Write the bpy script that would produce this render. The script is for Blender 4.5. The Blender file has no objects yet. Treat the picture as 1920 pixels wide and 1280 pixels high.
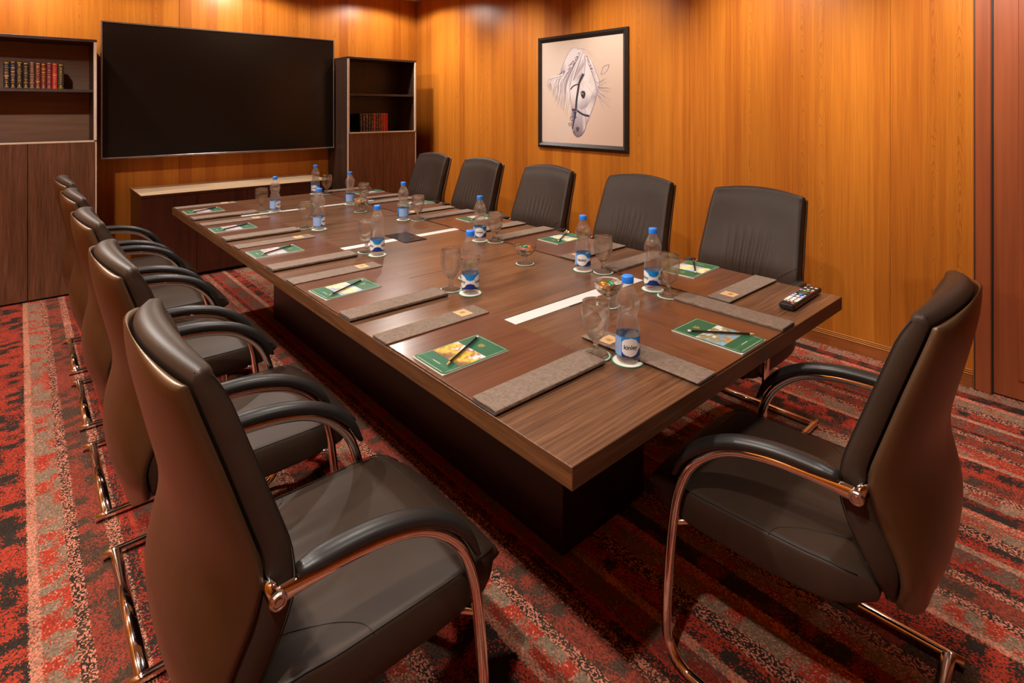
import bpy, bmesh, math, random
import numpy as np
from mathutils import Vector, Matrix

S = bpy.context.scene
COL = S.collection
PI = math.pi

# ------------------------------------------------------------------ camera
cam_d = bpy.data.cameras.new('camera')
cam = bpy.data.objects.new('camera', cam_d)
COL.objects.link(cam)
cam.location = (0, 0, 1.45)
cam.rotation_euler = (PI / 2, 0, -math.radians(41.538))
cam_d.sensor_width = 36.0
cam_d.lens = 1043.0 / 1920.0 * 36.0
cam_d.shift_y = -(640.0 - 203.0) / 1920.0
cam_d.clip_start = 0.05
S.camera = cam

# ------------------------------------------------------------------ world, exposure, lamps
w = bpy.data.worlds.new('world')
S.world = w
w.use_nodes = True
w.node_tree.nodes['Background'].inputs[0].default_value = (1.0, 0.82, 0.62, 1)
w.node_tree.nodes['Background'].inputs[1].default_value = 0.05
S.view_settings.view_transform = 'Standard'
S.view_settings.look = 'None'
S.view_settings.gamma = 1.0
S.view_settings.use_curve_mapping = False
S.view_settings.exposure = 0.36
try:
    S.cycles.max_bounces = 8
    S.cycles.diffuse_bounces = 3
    S.cycles.glossy_bounces = 3
    S.cycles.transmission_bounces = 8
    S.cycles.transparent_max_bounces = 16
    S.cycles.caustics_reflective = False
    S.cycles.caustics_refractive = False
    S.cycles.sample_clamp_indirect = 6.0
except Exception:
    pass

CEIL = 2.78
XR, YF = 3.72, 6.0          # right wall, far wall
XL, YB = -0.80, -2.0        # left wall, back wall
WARM = (1.0, 0.93, 0.84)
# ceiling downlights: x, y, watts, cone in degrees, blend, tilt towards the right wall in degrees
LAMPS = [('along the right wall', [(2.62, 5.20, 112, 70, 1.0, 45), (2.62, 4.05, 120, 70, 1.0, 45), (2.62, 2.85, 138, 70, 1.0, 45), (2.62, 1.65, 182, 70, 1.0, 45), (2.62, 0.50, 190, 70, 1.0, 45)]),
         ('above the right chairs', [(2.70, 3.45, 58, 46, .5, 0), (2.70, 2.25, 58, 46, .5, 0), (2.70, 1.05, 66, 46, .5, 0), (2.70, -0.15, 70, 46, .5, 0)]),
         ('along the far wall', [(3.10, 5.42, 50, 160, .25, 0), (1.62, 5.42, 64, 160, .25, 0), (-0.05, 5.40, 68, 160, .25, 0)]),
         ('over the table', [(1.55, 3.60, 56, 96, .4, 0), (1.55, 1.90, 56, 96, .4, 0), (1.55, 0.20, 36, 96, .4, 0)]),
         ('along the left wall', [(-0.30, 3.30, 140, 148, .25, 0), (-0.30, 1.80, 125, 124, .25, 0), (-0.30, 0.30, 115, 124, .25, 0)])]

# ------------------------------------------------------------------ node helpers
def new_mat(name):
    m = bpy.data.materials.new(name)
    m.use_nodes = True
    return m, m.node_tree, m.node_tree.nodes['Principled BSDF']

def setin(nt, sock, v):
    if isinstance(v, bpy.types.NodeSocket):
        nt.links.new(v, sock)
    else:
        sock.default_value = v

def math_(nt, op, a, b=0.0, c=0.0):
    n = nt.nodes.new('ShaderNodeMath'); n.operation = op
    setin(nt, n.inputs[0], a); setin(nt, n.inputs[1], b); setin(nt, n.inputs[2], c)
    return n.outputs[0]

def mapping(nt, vec, scale=(1, 1, 1), loc=(0, 0, 0)):
    n = nt.nodes.new('ShaderNodeMapping')
    nt.links.new(vec, n.inputs['Vector'])
    n.inputs['Scale'].default_value = scale
    n.inputs['Location'].default_value = loc
    return n.outputs[0]

def noise(nt, vec, scale=1.0, detail=3.0, rough=0.55, dist=0.0):
    n = nt.nodes.new('ShaderNodeTexNoise')
    nt.links.new(vec, n.inputs['Vector'])
    n.inputs['Scale'].default_value = scale
    n.inputs['Detail'].default_value = detail
    n.inputs['Roughness'].default_value = rough
    n.inputs['Distortion'].default_value = dist
    return n.outputs['Fac']

def ramp(nt, fac, stops, interp='LINEAR'):
    n = nt.nodes.new('ShaderNodeValToRGB')
    cr = n.color_ramp; cr.interpolation = interp
    while len(cr.elements) < len(stops):
        cr.elements.new(0.5)
    for e, (p, c) in zip(cr.elements, stops):
        e.position = p
        e.color = (c, c, c, 1) if isinstance(c, (int, float)) else (c[0], c[1], c[2], 1)
    nt.links.new(fac, n.inputs[0])
    return n.outputs[0]

def mix(nt, fac, a, b, mode='MIX'):
    n = nt.nodes.new('ShaderNodeMix'); n.data_type = 'RGBA'; n.blend_type = mode
    setin(nt, n.inputs[0], fac)
    for s, v in ((n.inputs[6], a), (n.inputs[7], b)):
        if isinstance(v, tuple) and len(v) == 3: v = (*v, 1)
        setin(nt, s, v)
    return n.outputs[2]

def coords(nt):
    return nt.nodes.new('ShaderNodeTexCoord').outputs['Object']

def sep(nt, vec):
    n = nt.nodes.new('ShaderNodeSeparateXYZ'); nt.links.new(vec, n.inputs[0]); return n.outputs

def comb(nt, x, y, z):
    n = nt.nodes.new('ShaderNodeCombineXYZ')
    for s, v in zip(n.inputs, (x, y, z)): setin(nt, s, v)
    return n.outputs[0]

def white(nt, vec):
    n = nt.nodes.new('ShaderNodeTexWhiteNoise'); n.noise_dimensions = '3D'
    nt.links.new(vec, n.inputs['Vector'])
    return n.outputs['Value']

def bump(nt, bsdf, h, strength, dist=0.002):
    n = nt.nodes.new('ShaderNodeBump')
    n.inputs['Strength'].default_value = strength
    n.inputs['Distance'].default_value = dist
    nt.links.new(h, n.inputs['Height'])
    nt.links.new(n.outputs[0], bsdf.inputs['Normal'])

def plain(name, col, rough=0.5, metal=0.0, spec=0.5, coat=0.0, var=0.06, vscale=30):
    m, nt, b = new_mat(name)
    f = noise(nt, coords(nt), vscale, 3)
    lo = tuple(c * (1 - var) for c in col); hi = tuple(min(1, c * (1 + var)) for c in col)
    nt.links.new(ramp(nt, f, [(0.3, lo), (0.7, hi)]), b.inputs['Base Color'])
    b.inputs['Roughness'].default_value = rough
    b.inputs['Metallic'].default_value = metal
    b.inputs['Specular IOR Level'].default_value = spec
    b.inputs['Coat Weight'].default_value = coat
    b.inputs['Coat Roughness'].default_value = 0.1
    return m

def grain(name, dark, light, axis, rough=0.35, freq=26, coat=0.0, spec=0.5, fine=1.0):
    """plain straight-grained veneer, the grain running along one axis"""
    m, nt, b = new_mat(name)
    sc = [freq, freq, freq]; sc[axis] = freq * 0.045
    sf = [freq * 7, freq * 7, freq * 7]; sf[axis] = freq * 0.22
    v = coords(nt)
    a = noise(nt, mapping(nt, v, sc), 1.0, 5, 0.6, 0.6)
    c = noise(nt, mapping(nt, v, sf, (3, 5, 1)), 1.0, 3, 0.6)
    mid = tuple((p + q) / 2 for p, q in zip(dark, light))
    base = ramp(nt, a, [(0.28, dark), (0.5, mid), (0.72, light)])
    fl = ramp(nt, c, [(0.35, 1 - 0.42 * fine), (0.62, 1.0 + 0.1 * fine)])
    nt.links.new(mix(nt, 1.0, base, fl, 'MULTIPLY'), b.inputs['Base Color'])
    b.inputs['Roughness'].default_value = rough
    b.inputs['Coat Weight'].default_value = coat
    b.inputs['Coat Roughness'].default_value = 0.12
    b.inputs['Specular IOR Level'].default_value = spec
    bump(nt, b, c, 0.08, 0.001)
    return m

def wall_veneer(name):
    """honey-red laminate: book-matched strips with straight grain and cathedral figures"""
    m, nt, b = new_mat(name)
    x, y, z = sep(nt, coords(nt))
    h = math_(nt, 'ADD', x, y)
    strip = math_(nt, 'DIVIDE', h, 0.113)
    idx = math_(nt, 'FLOOR', strip)
    fr = math_(nt, 'SUBTRACT', math_(nt, 'FRACT', strip), 0.5)
    rnd = white(nt, comb(nt, idx, 3.7, 1.1))
    rnd2 = white(nt, comb(nt, idx, 9.2, 4.4))
    zo = math_(nt, 'ADD', math_(nt, 'MULTIPLY', z, 0.55), math_(nt, 'MULTIPLY', rnd, 20.0))
    streak = noise(nt, comb(nt, math_(nt, 'MULTIPLY', h, 34.0), zo, rnd), 1.0, 5, 0.62, 0.4)
    fine = noise(nt, comb(nt, math_(nt, 'MULTIPLY', h, 260.0), math_(nt, 'MULTIPLY', zo, 5.0), rnd), 1.0, 3, 0.6)
    wob = noise(nt, comb(nt, math_(nt, 'MULTIPLY', h, 9.0), math_(nt, 'MULTIPLY', z, 2.4), rnd2), 1.0, 3, 0.6)
    ring = math_(nt, 'ADD', math_(nt, 'MULTIPLY', math_(nt, 'MULTIPLY', fr, fr), 17.0),
                 math_(nt, 'ADD', math_(nt, 'MULTIPLY', z, 2.2), math_(nt, 'MULTIPLY', wob, 3.0)))
    ring = math_(nt, 'ADD', ring, math_(nt, 'MULTIPLY', rnd2, 7.0))
    saw = math_(nt, 'FRACT', math_(nt, 'MULTIPLY', ring, 3.4))
    lines = ramp(nt, saw, [(0.0, 0.0), (0.72, 0.0), (0.93, 1.0), (1.0, 0.1)])
    has = math_(nt, 'GREATER_THAN', rnd2, 0.62)
    core = math_(nt, 'LESS_THAN', math_(nt, 'ABSOLUTE', fr), 0.40)
    lines = math_(nt, 'MULTIPLY', math_(nt, 'MULTIPLY', lines, has), core)
    tone = math_(nt, 'ADD', math_(nt, 'MULTIPLY', streak, 0.75), math_(nt, 'MULTIPLY', rnd, 0.30))
    base = ramp(nt, tone, [(0.28, (0.355, 0.092, 0.011)), (0.50, (0.450, 0.135, 0.014)), (0.70, (0.525, 0.172, 0.018))])
    fcol = ramp(nt, fine, [(0.36, 0.84), (0.60, 1.04)])
    c = mix(nt, 1.0, base, fcol, 'MULTIPLY')
    c = mix(nt, math_(nt, 'MULTIPLY', lines, 0.60), c, (0.20, 0.050, 0.009))
    nt.links.new(c, b.inputs['Base Color'])
    b.inputs['Roughness'].default_value = 0.34
    b.inputs['Specular IOR Level'].default_value = 0.30
    bump(nt, b, fine, 0.03, 0.001)
    return m

def carpet_mat():
    m, nt, b = new_mat('striped_carpet')
    v = coords(nt)
    fz = noise(nt, v, 55, 2)
    fz2 = noise(nt, mapping(nt, v, (1, 1, 1), (7, 3, 0)), 28, 2)
    wav = noise(nt, mapping(nt, v, (2.0, 1.3, 1)), 1.0, 1)
    x, y, z = sep(nt, v)
    px = math_(nt, 'ADD', x, math_(nt, 'MULTIPLY', math_(nt, 'SUBTRACT', fz, 0.5), 0.003))
    px = math_(nt, 'ADD', px, math_(nt, 'MULTIPLY', math_(nt, 'SUBTRACT', wav, 0.5), 0.008))
    py = math_(nt, 'ADD', y, math_(nt, 'MULTIPLY', math_(nt, 'SUBTRACT', fz2, 0.5), 0.016))
    kx = math_(nt, 'FLOOR', math_(nt, 'DIVIDE', x, 0.0036))
    ky = math_(nt, 'FLOOR', math_(nt, 'ADD', math_(nt, 'DIVIDE', y, 0.0046), math_(nt, 'MULTIPLY', math_(nt, 'MODULO', kx, 2.0), 0.5)))
    j1 = white(nt, comb(nt, kx, ky, 14.5)); j2 = white(nt, comb(nt, kx, ky, 21.5))
    px = math_(nt, 'ADD', px, math_(nt, 'MULTIPLY', math_(nt, 'SUBTRACT', j1, 0.5), 0.006))
    pxb = math_(nt, 'ADD', px, math_(nt, 'MULTIPLY', math_(nt, 'SUBTRACT', j1, 0.5), 0.020))
    py = math_(nt, 'ADD', py, math_(nt, 'MULTIPLY', math_(nt, 'SUBTRACT', j2, 0.5), 0.014))
    P = 0.97
    u = math_(nt, 'FRACT', math_(nt, 'DIVIDE', math_(nt, 'SUBTRACT', px, 0.019 - 5 * P), P))
    red, red2, redd = (0.44, 0.050, 0.026), (0.31, 0.054, 0.032), (0.28, 0.034, 0.020)
    sal, tau, tau2 = (0.67, 0.235, 0.145), (0.26, 0.172, 0.112), (0.15, 0.080, 0.055)
    drk, drk2 = (0.042, 0.028, 0.021), (0.090, 0.050, 0.032)
    # start, base, block colour, block share, knots share, knot colour
    st = [(0.000, sal, red2, .12, .30, tau), (0.027, tau, red, .42, .10, sal), (0.100, drk2, drk, .50, .42, sal),
          (0.133, red2, drk2, .42, .16, drk2), (0.210, drk2, sal, .12, .45, sal), (0.250, drk, redd, .35, .22, red),
          (0.280, red, red, .0, .05, drk), (0.292, tau2, redd, .48, .06, tau), (0.370, tau, sal, .30, .34, sal),
          (0.400, red, drk, .40, .15, drk), (0.465, drk, drk2, .40, .40, sal), (0.520, tau, red, .34, .12, sal),
          (0.595, sal, tau, .25, .30, red), (0.630, redd, drk, .55, .14, drk), (0.700, tau, red2, .40, .14, sal),
          (0.765, drk2, drk, .40, .44, sal), (0.805, red2, drk2, .45, .16, drk), (0.885, red, drk, .45, .12, drk)]
    def rk(k): return ramp(nt, u, [(s[0], s[k]) for s in st], 'CONSTANT')
    base, blk, shr, ksh, kcol = rk(1), rk(2), rk(3), rk(4), rk(5)
    sidx = math_(nt, 'FLOOR', math_(nt, 'MULTIPLY', pxb, 21.0))
    off = white(nt, comb(nt, sidx, 1.5, 2.5))
    bidx = math_(nt, 'FLOOR', math_(nt, 'ADD', math_(nt, 'DIVIDE', py, 0.044), math_(nt, 'MULTIPLY', off, 3.0)))
    r1 = white(nt, comb(nt, sidx, bidx, 0.5))
    j3 = white(nt, comb(nt, kx, ky, 33.5))
    isb = math_(nt, 'LESS_THAN', math_(nt, 'ADD', math_(nt, 'MULTIPLY', r1, 0.72), math_(nt, 'MULTIPLY', j3, 0.28)), shr)
    col = mix(nt, isb, base, blk)
    r2 = white(nt, comb(nt, kx, ky, 4.5))
    col = mix(nt, math_(nt, 'LESS_THAN', r2, ksh), col, kcol)
    r3 = white(nt, comb(nt, ky, kx, 8.5))
    tuft = ramp(nt, r3, [(0.0, 0.62), (1.0, 1.22)])
    col = mix(nt, 1.0, col, tuft, 'MULTIPLY')
    nt.links.new(col, b.inputs['Base Color'])
    b.inputs['Roughness'].default_value = 0.95
    b.inputs['Specular IOR Level'].default_value = 0.15
    bump(nt, b, math_(nt, 'ADD', r3, noise(nt, v, 420, 2)), 0.7, 0.003)
    return m

def leather(name, col, rough=0.40, spec=0.55, coat=0.0, tint=(1, 1, 1)):
    m, nt, b = new_mat(name)
    v = coords(nt)
    f = noise(nt, v, 9, 3)
    nt.links.new(ramp(nt, f, [(0.3, tuple(c * 0.86 for c in col)), (0.7, tuple(c * 1.12 for c in col))]), b.inputs['Base Color'])
    n = nt.nodes.new('ShaderNodeTexVoronoi'); n.inputs['Scale'].default_value = 420
    nt.links.new(v, n.inputs['Vector'])
    bump(nt, b, n.outputs['Distance'], 0.10, 0.0008)
    b.inputs['Roughness'].default_value = rough
    b.inputs['Specular IOR Level'].default_value = spec
    b.inputs['Coat Weight'].default_value = coat
    b.inputs['Coat Roughness'].default_value = 0.34
    b.inputs['Specular Tint'].default_value = (*tint, 1)
    b.inputs['Coat Tint'].default_value = (*tint, 1)
    return m

def fabric(name, c1, c2):
    m, nt, b = new_mat(name)
    v = coords(nt)
    a = noise(nt, mapping(nt, v, (60, 900, 200)), 1, 2)
    c = noise(nt, mapping(nt, v, (900, 60, 200)), 1, 2)
    f = math_(nt, 'MULTIPLY', math_(nt, 'ADD', a, c), 0.5)
    nt.links.new(ramp(nt, f, [(0.38, c1), (0.62, c2)]), b.inputs['Base Color'])
    b.inputs['Roughness'].default_value = 0.75
    bump(nt, b, f, 0.4, 0.0015)
    return m

def thin_glass(name, tint=(0.96, 0.95, 0.93), edge=0.9, haze=0.0):
    """thin clear wall: passes light straight through, mirrors more towards grazing angles"""
    m = bpy.data.materials.new(name); m.use_nodes = True
    nt = m.node_tree; nt.nodes.clear()
    out = nt.nodes.new('ShaderNodeOutputMaterial')
    tr = nt.nodes.new('ShaderNodeBsdfTransparent'); tr.inputs[0].default_value = (*tint, 1)
    gl = nt.nodes.new('ShaderNodeBsdfGlossy'); gl.inputs['Roughness'].default_value = 0.04
    gl.inputs[0].default_value = (1, 0.97, 0.93, 1)
    lw = nt.nodes.new('ShaderNodeLayerWeight'); lw.inputs[0].default_value = 0.30
    f = ramp(nt, lw.outputs['Facing'], [(0.0, 0.06), (0.35, 0.11), (0.65, 0.32), (0.88, 0.75), (1.0, edge)])
    mx = nt.nodes.new('ShaderNodeMixShader')
    nt.links.new(f, mx.inputs[0]); nt.links.new(tr.outputs[0], mx.inputs[1]); nt.links.new(gl.outputs[0], mx.inputs[2])
    if haze > 0:
        df = nt.nodes.new('ShaderNodeBsdfTranslucent'); df.inputs[0].default_value = (0.96, 0.95, 0.94, 1)
        m2 = nt.nodes.new('ShaderNodeMixShader'); m2.inputs[0].default_value = haze
        nt.links.new(mx.outputs[0], m2.inputs[1]); nt.links.new(df.outputs[0], m2.inputs[2])
        mx = m2
    nt.links.new(mx.outputs[0], out.inputs[0])
    return m

def solid_glass(name, ior, tint=(1, 1, 1), clear=0.0, haze=0.0):
    m = bpy.data.materials.new(name); m.use_nodes = True
    nt = m.node_tree; nt.nodes.clear()
    out = nt.nodes.new('ShaderNodeOutputMaterial')
    g = nt.nodes.new('ShaderNodeBsdfGlass'); g.inputs['IOR'].default_value = ior; g.inputs['Roughness'].default_value = 0.0
    f = noise(nt, coords(nt), 4, 1)
    nt.links.new(ramp(nt, f, [(0, tuple(c * 0.99 for c in tint)), (1, tint)]), g.inputs[0])
    tr = nt.nodes.new('ShaderNodeBsdfTransparent'); tr.inputs[0].default_value = (*tint, 1)
    mx = nt.nodes.new('ShaderNodeMixShader'); mx.inputs[0].default_value = clear
    nt.links.new(g.outputs[0], mx.inputs[1]); nt.links.new(tr.outputs[0], mx.inputs[2])
    if haze > 0:
        df = nt.nodes.new('ShaderNodeBsdfTranslucent'); df.inputs[0].default_value = (0.96, 0.95, 0.94, 1)
        m2 = nt.nodes.new('ShaderNodeMixShader'); m2.inputs[0].default_value = haze
        nt.links.new(mx.outputs[0], m2.inputs[1]); nt.links.new(df.outputs[0], m2.inputs[2])
        mx = m2
    nt.links.new(mx.outputs[0], out.inputs[0])
    return m

def printed(name, rough=0.45, coat=0.0):
    m, nt, b = new_mat(name)
    a = nt.nodes.new('ShaderNodeVertexColor'); a.layer_name = 'Col'
    f = noise(nt, coords(nt), 200, 2)
    nt.links.new(mix(nt, 1.0, a.outputs[0], ramp(nt, f, [(0.3, 0.94), (0.7, 1.04)]), 'MULTIPLY'), b.inputs['Base Color'])
    b.inputs['Roughness'].default_value = rough
    b.inputs['Coat Weight'].default_value = coat
    return m

def emission(name, col, strength):
    m = bpy.data.materials.new(name); m.use_nodes = True
    nt = m.node_tree; nt.nodes.clear()
    out = nt.nodes.new('ShaderNodeOutputMaterial')
    e = nt.nodes.new('ShaderNodeEmission')
    e.inputs[0].default_value = (*col, 1); e.inputs[1].default_value = strength
    nt.links.new(e.outputs[0], out.inputs[0])
    return m

M = {}
M['wall'] = wall_veneer('honey_veneer')
M['carpet'] = carpet_mat()
M['ceiling'] = plain('ceiling_paint', (0.60, 0.575, 0.54), 0.8)
M['red_wood'] = grain('mahogany_veneer', (0.23, 0.052, 0.017), (0.34, 0.086, 0.028), 2, 0.38, 6, fine=0.35)
M['trim_wood'] = grain('baseboard_wood', (0.26, 0.07, 0.015), (0.38, 0.115, 0.025), 1, 0.35, 14, fine=0.5)
M['gold_wood'] = grain('baseboard_bead_wood', (0.55, 0.21, 0.05), (0.72, 0.32, 0.09), 1, 0.35, 14, fine=0.4)
M['walnut_x'] = grain('walnut_across', (0.094, 0.039, 0.018), (0.200, 0.092, 0.044), 0, 0.30, 20, 0.10)
M['walnut_y'] = grain('walnut_edge_along', (0.100, 0.036, 0.011), (0.185, 0.074, 0.024), 1, 0.36, 30)
M['walnut_edge'] = grain('walnut_edge_across', (0.060, 0.022, 0.008), (0.115, 0.048, 0.018), 0, 0.36, 30)
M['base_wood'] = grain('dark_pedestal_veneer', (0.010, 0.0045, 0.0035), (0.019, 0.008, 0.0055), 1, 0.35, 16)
M['cab_wood'] = grain('cabinet_walnut', (0.115, 0.044, 0.020), (0.215, 0.092, 0.043), 2, 0.38, 22)
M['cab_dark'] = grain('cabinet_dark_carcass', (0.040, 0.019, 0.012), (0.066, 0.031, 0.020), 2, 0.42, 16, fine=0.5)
M['cab_inner_lit'] = grain('cabinet_inner_lit', (0.21, 0.100, 0.056), (0.27, 0.130, 0.074), 0, 0.45, 10, fine=0.4)  # lightened brown: light falling into the left cabinet is put into the colour
M['cred_wood'] = grain('credenza_dark_veneer', (0.040, 0.011, 0.006), (0.072, 0.019, 0.009), 2, 0.30, 16, fine=0.5)
M['cred_top'] = grain('credenza_pale_top', (0.58, 0.40, 0.23), (0.86, 0.68, 0.47), 0, 0.30, 9, fine=0.4)
M['cream'] = plain('cream_edge_trim', (0.74, 0.60, 0.46), 0.4)
M['black_gap'] = plain('black_recess', (0.008, 0.006, 0.005), 0.6)
M['tv_bezel'] = plain('brushed_bezel', (0.50, 0.44, 0.42), 0.25, 0.9)
M['tv_black'] = plain('television_body', (0.015, 0.012, 0.011), 0.4)
M['screen'] = plain('dark_screen', (0.010, 0.006, 0.004), 0.20, spec=0.35, var=0.02)
M['chrome'] = plain('polished_chrome', (0.86, 0.82, 0.79), 0.07, 1.0, var=0.02)
M['steel'] = plain('satin_bolt', (0.55, 0.48, 0.42), 0.28, 1.0)
M['leather'] = leather('dark_leather', (0.038, 0.0220, 0.0140), 0.46, 0.30)
M['leather_side'] = leather('leather_shell_warm_sheen', (0.046, 0.024, 0.011), 0.44, 1.0, 0.5, (1.0, 0.78, 0.55))  # warm reflection off wall and carpet is put into base colour and tint
M['arm'] = leather('armrest_pad_leather', (0.018, 0.016, 0.015), 0.38)
M['seam'] = plain('black_seam', (0.006, 0.005, 0.004), 0.6)
M['white_tray'] = plain('white_cable_tray', (0.66, 0.65, 0.62), 0.4, var=0.03)
M['blotter'] = grain('red_brown_blotter_sheet', (0.092, 0.030, 0.013), (0.150, 0.054, 0.025), 0, 0.28, 16, 0.12, fine=0.6)
M['rail'] = fabric('woven_brown_fabric', (0.098, 0.064, 0.044), (0.255, 0.176, 0.128))
M['rail_dark'] = plain('dark_piping', (0.030, 0.020, 0.017), 0.6)
M['plate'] = plain('brass_plate', (0.72, 0.46, 0.24), 0.40, 0.2)
M['paper'] = plain('white_paper', (0.82, 0.77, 0.68), 0.7, var=0.03)
M['print'] = printed('printed_card')
M['canvas'] = printed('printed_canvas', 0.6)
M['frame'] = grain('black_picture_frame', (0.012, 0.010, 0.009), (0.024, 0.019, 0.016), 1, 0.38, 20, fine=0.4)
M['mat_edge'] = plain('canvas_edge', (0.7, 0.5, 0.4), 0.6)
M['pencil'] = plain('black_pencil_lacquer', (0.010, 0.009, 0.009), 0.25)
M['pencil_wood'] = plain('pencil_wood', (0.62, 0.36, 0.13), 0.6)
M['eraser'] = plain('pencil_end', (0.66, 0.62, 0.56), 0.5)
M['glass'] = solid_glass('clear_glass', 1.48, (1.0, 0.995, 0.985), 0.32, 0.0)
M['pet'] = thin_glass('clear_bottle_plastic', (0.99, 0.985, 0.98), 0.9, 0.09)  # translucent haze added to lighten the bottle in place of bright refraction
M['water'] = solid_glass('water', 1.33, (1.0, 0.99, 0.98), 0.70)
M['cap'] = plain('blue_bottle_cap', (0.020, 0.21, 0.80), 0.35, var=0.03)
M['label'] = printed('bottle_label', 0.30)
M['ink'] = plain('black_ink', (0.006, 0.006, 0.010), 0.4)
M['ink_blue'] = plain('blue_ink', (0.02, 0.30, 0.72), 0.4)
M['coaster'] = plain('white_coaster_board', (0.80, 0.76, 0.68), 0.8, var=0.03)
M['coaster_rim'] = plain('green_coaster_edge', (0.06, 0.20, 0.12), 0.7)
M['plastic'] = plain('glossy_black_plastic', (0.010, 0.009, 0.009), 0.22)
M['btn_w'] = plain('white_button', (0.70, 0.66, 0.60), 0.5)
M['btn_b'] = plain('pale_blue_button', (0.34, 0.42, 0.78), 0.5)
M['btn_r'] = plain('red_button', (0.66, 0.08, 0.05), 0.5)
M['btn_g'] = plain('green_button', (0.05, 0.42, 0.25), 0.5)
M['btn_y'] = plain('yellow_button', (0.75, 0.55, 0.10), 0.5)
M['btn_bl'] = plain('blue_button', (0.05, 0.30, 0.65), 0.5)
M['btn_k'] = plain('dark_grey_button', (0.05, 0.05, 0.05), 0.4)
M['logo'] = plain('red_logo', (0.55, 0.01, 0.02), 0.4)
M['lamp_ring'] = plain('white_lamp_ring', (0.8, 0.78, 0.74), 0.5)
M['lamp_glow'] = emission('lamp_glow', (1.0, 0.86, 0.70), 12.0)
M['gold_foil'] = plain('gold_tooling', (0.62, 0.40, 0.11), 0.35, 0.6)
for k, c in dict(green=(0.02, 0.30, 0.12), yellow=(0.78, 0.50, 0.03), orange=(0.75, 0.20, 0.02), red=(0.55, 0.03, 0.04),
                 gold=(0.65, 0.42, 0.10), brown=(0.16, 0.05, 0.02), black=(0.012, 0.012, 0.014), pink=(0.60, 0.22, 0.26)).items():
    M['sweet_' + k] = plain('sweet_wrapper_' + k, c, 0.25, 0.15)

# ------------------------------------------------------------------ mesh helpers
def obj(name, verts, faces, mat, parent=None, smooth=False, label=None, cat=None, group=None, kind=None, mats=None, fmat=None):
    me = bpy.data.meshes.new(name)
    me.from_pydata([tuple(v) for v in verts], [], faces)
    for k in ([mat] if mats is None else mats):
        me.materials.append(M[k] if isinstance(k, str) else k)
    if fmat is not None:
        me.polygons.foreach_set('material_index', fmat)
    if smooth:
        me.polygons.foreach_set('use_smooth', [True] * len(me.polygons))
    me.validate(); me.update()
    return link(name, me, parent, label, cat, group, kind)

def link(name, me, parent=None, label=None, cat=None, group=None, kind=None):
    o = bpy.data.objects.new(name, me)
    COL.objects.link(o)
    if parent is not None: o.parent = parent
    tag(o, label, cat, group, kind)
    return o

def tag(o, label=None, cat=None, group=None, kind=None):
    if label: o['label'] = label
    if cat: o['category'] = cat
    if group: o['group'] = group
    if kind: o['kind'] = kind
    return o

def thing(name, loc=(0, 0, 0), rz=0.0, label=None, cat=None, group=None, kind=None):
    o = link(name, None, None, label, cat, group, kind)
    o.location = loc; o.rotation_euler = (0, 0, rz)
    o.empty_display_size = 0.1
    return o

def copy_tree(o, parent=None, loc=None, rz=None, label=None):
    c = o.copy(); COL.objects.link(c)
    if parent is not None: c.parent = parent
    if loc is not None: c.location = loc
    if rz is not None: c.rotation_euler = (0, 0, rz)
    if label: c['label'] = label
    for ch in list(o.children): copy_tree(ch, c)
    return c

def box_data(x0, x1, y0, y1, z0, z1, bev=0.0, seg=1):
    bm = bmesh.new()
    bmesh.ops.create_cube(bm, size=1.0)
    for v in bm.verts:
        v.co = Vector(((x0 + x1) / 2 + v.co.x * (x1 - x0), (y0 + y1) / 2 + v.co.y * (y1 - y0), (z0 + z1) / 2 + v.co.z * (z1 - z0)))
    if bev > 0:
        bmesh.ops.bevel(bm, geom=list(bm.edges), offset=bev, segments=seg, affect='EDGES', profile=0.5)
    bm.verts.index_update()
    vs = [v.co.copy() for v in bm.verts]; fs = [[v.index for v in f.verts] for f in bm.faces]
    bm.free()
    return vs, fs

def box(name, x0, x1, y0, y1, z0, z1, mat, parent=None, bev=0.0, seg=1, **k):
    vs, fs = box_data(x0, x1, y0, y1, z0, z1, bev, seg)
    return obj(name, vs, fs, mat, parent, **k)

def join(parts):
    vs, fs = [], []
    for v, f in parts:
        n = len(vs); vs += list(v); fs += [[i + n for i in q] for q in f]
    return vs, fs

def lathe_data(prof, seg=32, cap_bottom=False, cap_top=False):
    vs, fs = [], []
    for r, z in prof:
        for i in range(seg):
            a = 2 * PI * i / seg
            vs.append((r * math.cos(a), r * math.sin(a), z))
    for j in range(len(prof) - 1):
        for i in range(seg):
            k = (i + 1) % seg
            fs.append([j * seg + i, j * seg + k, (j + 1) * seg + k, (j + 1) * seg + i])
    if cap_bottom: fs.append(list(range(seg))[::-1])
    if cap_top: fs.append([(len(prof) - 1) * seg + i for i in range(seg)])
    return vs, fs

def catmull(pts, n=8, closed=False):
    P = [Vector(p) for p in pts]
    out = []
    L = len(P)
    for i in range(L - 1):
        p0 = P[i - 1] if i > 0 else P[0] * 2 - P[1]
        p1, p2 = P[i], P[i + 1]
        p3 = P[i + 2] if i + 2 < L else P[-1] * 2 - P[-2]
        for k in range(n):
            t = k / n
            out.append(0.5 * ((2 * p1) + (-p0 + p2) * t + (2 * p0 - 5 * p1 + 4 * p2 - p3) * t * t + (-p0 + 3 * p1 - 3 * p2 + p3) * t ** 3))
    out.append(P[-1])
    return out

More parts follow.
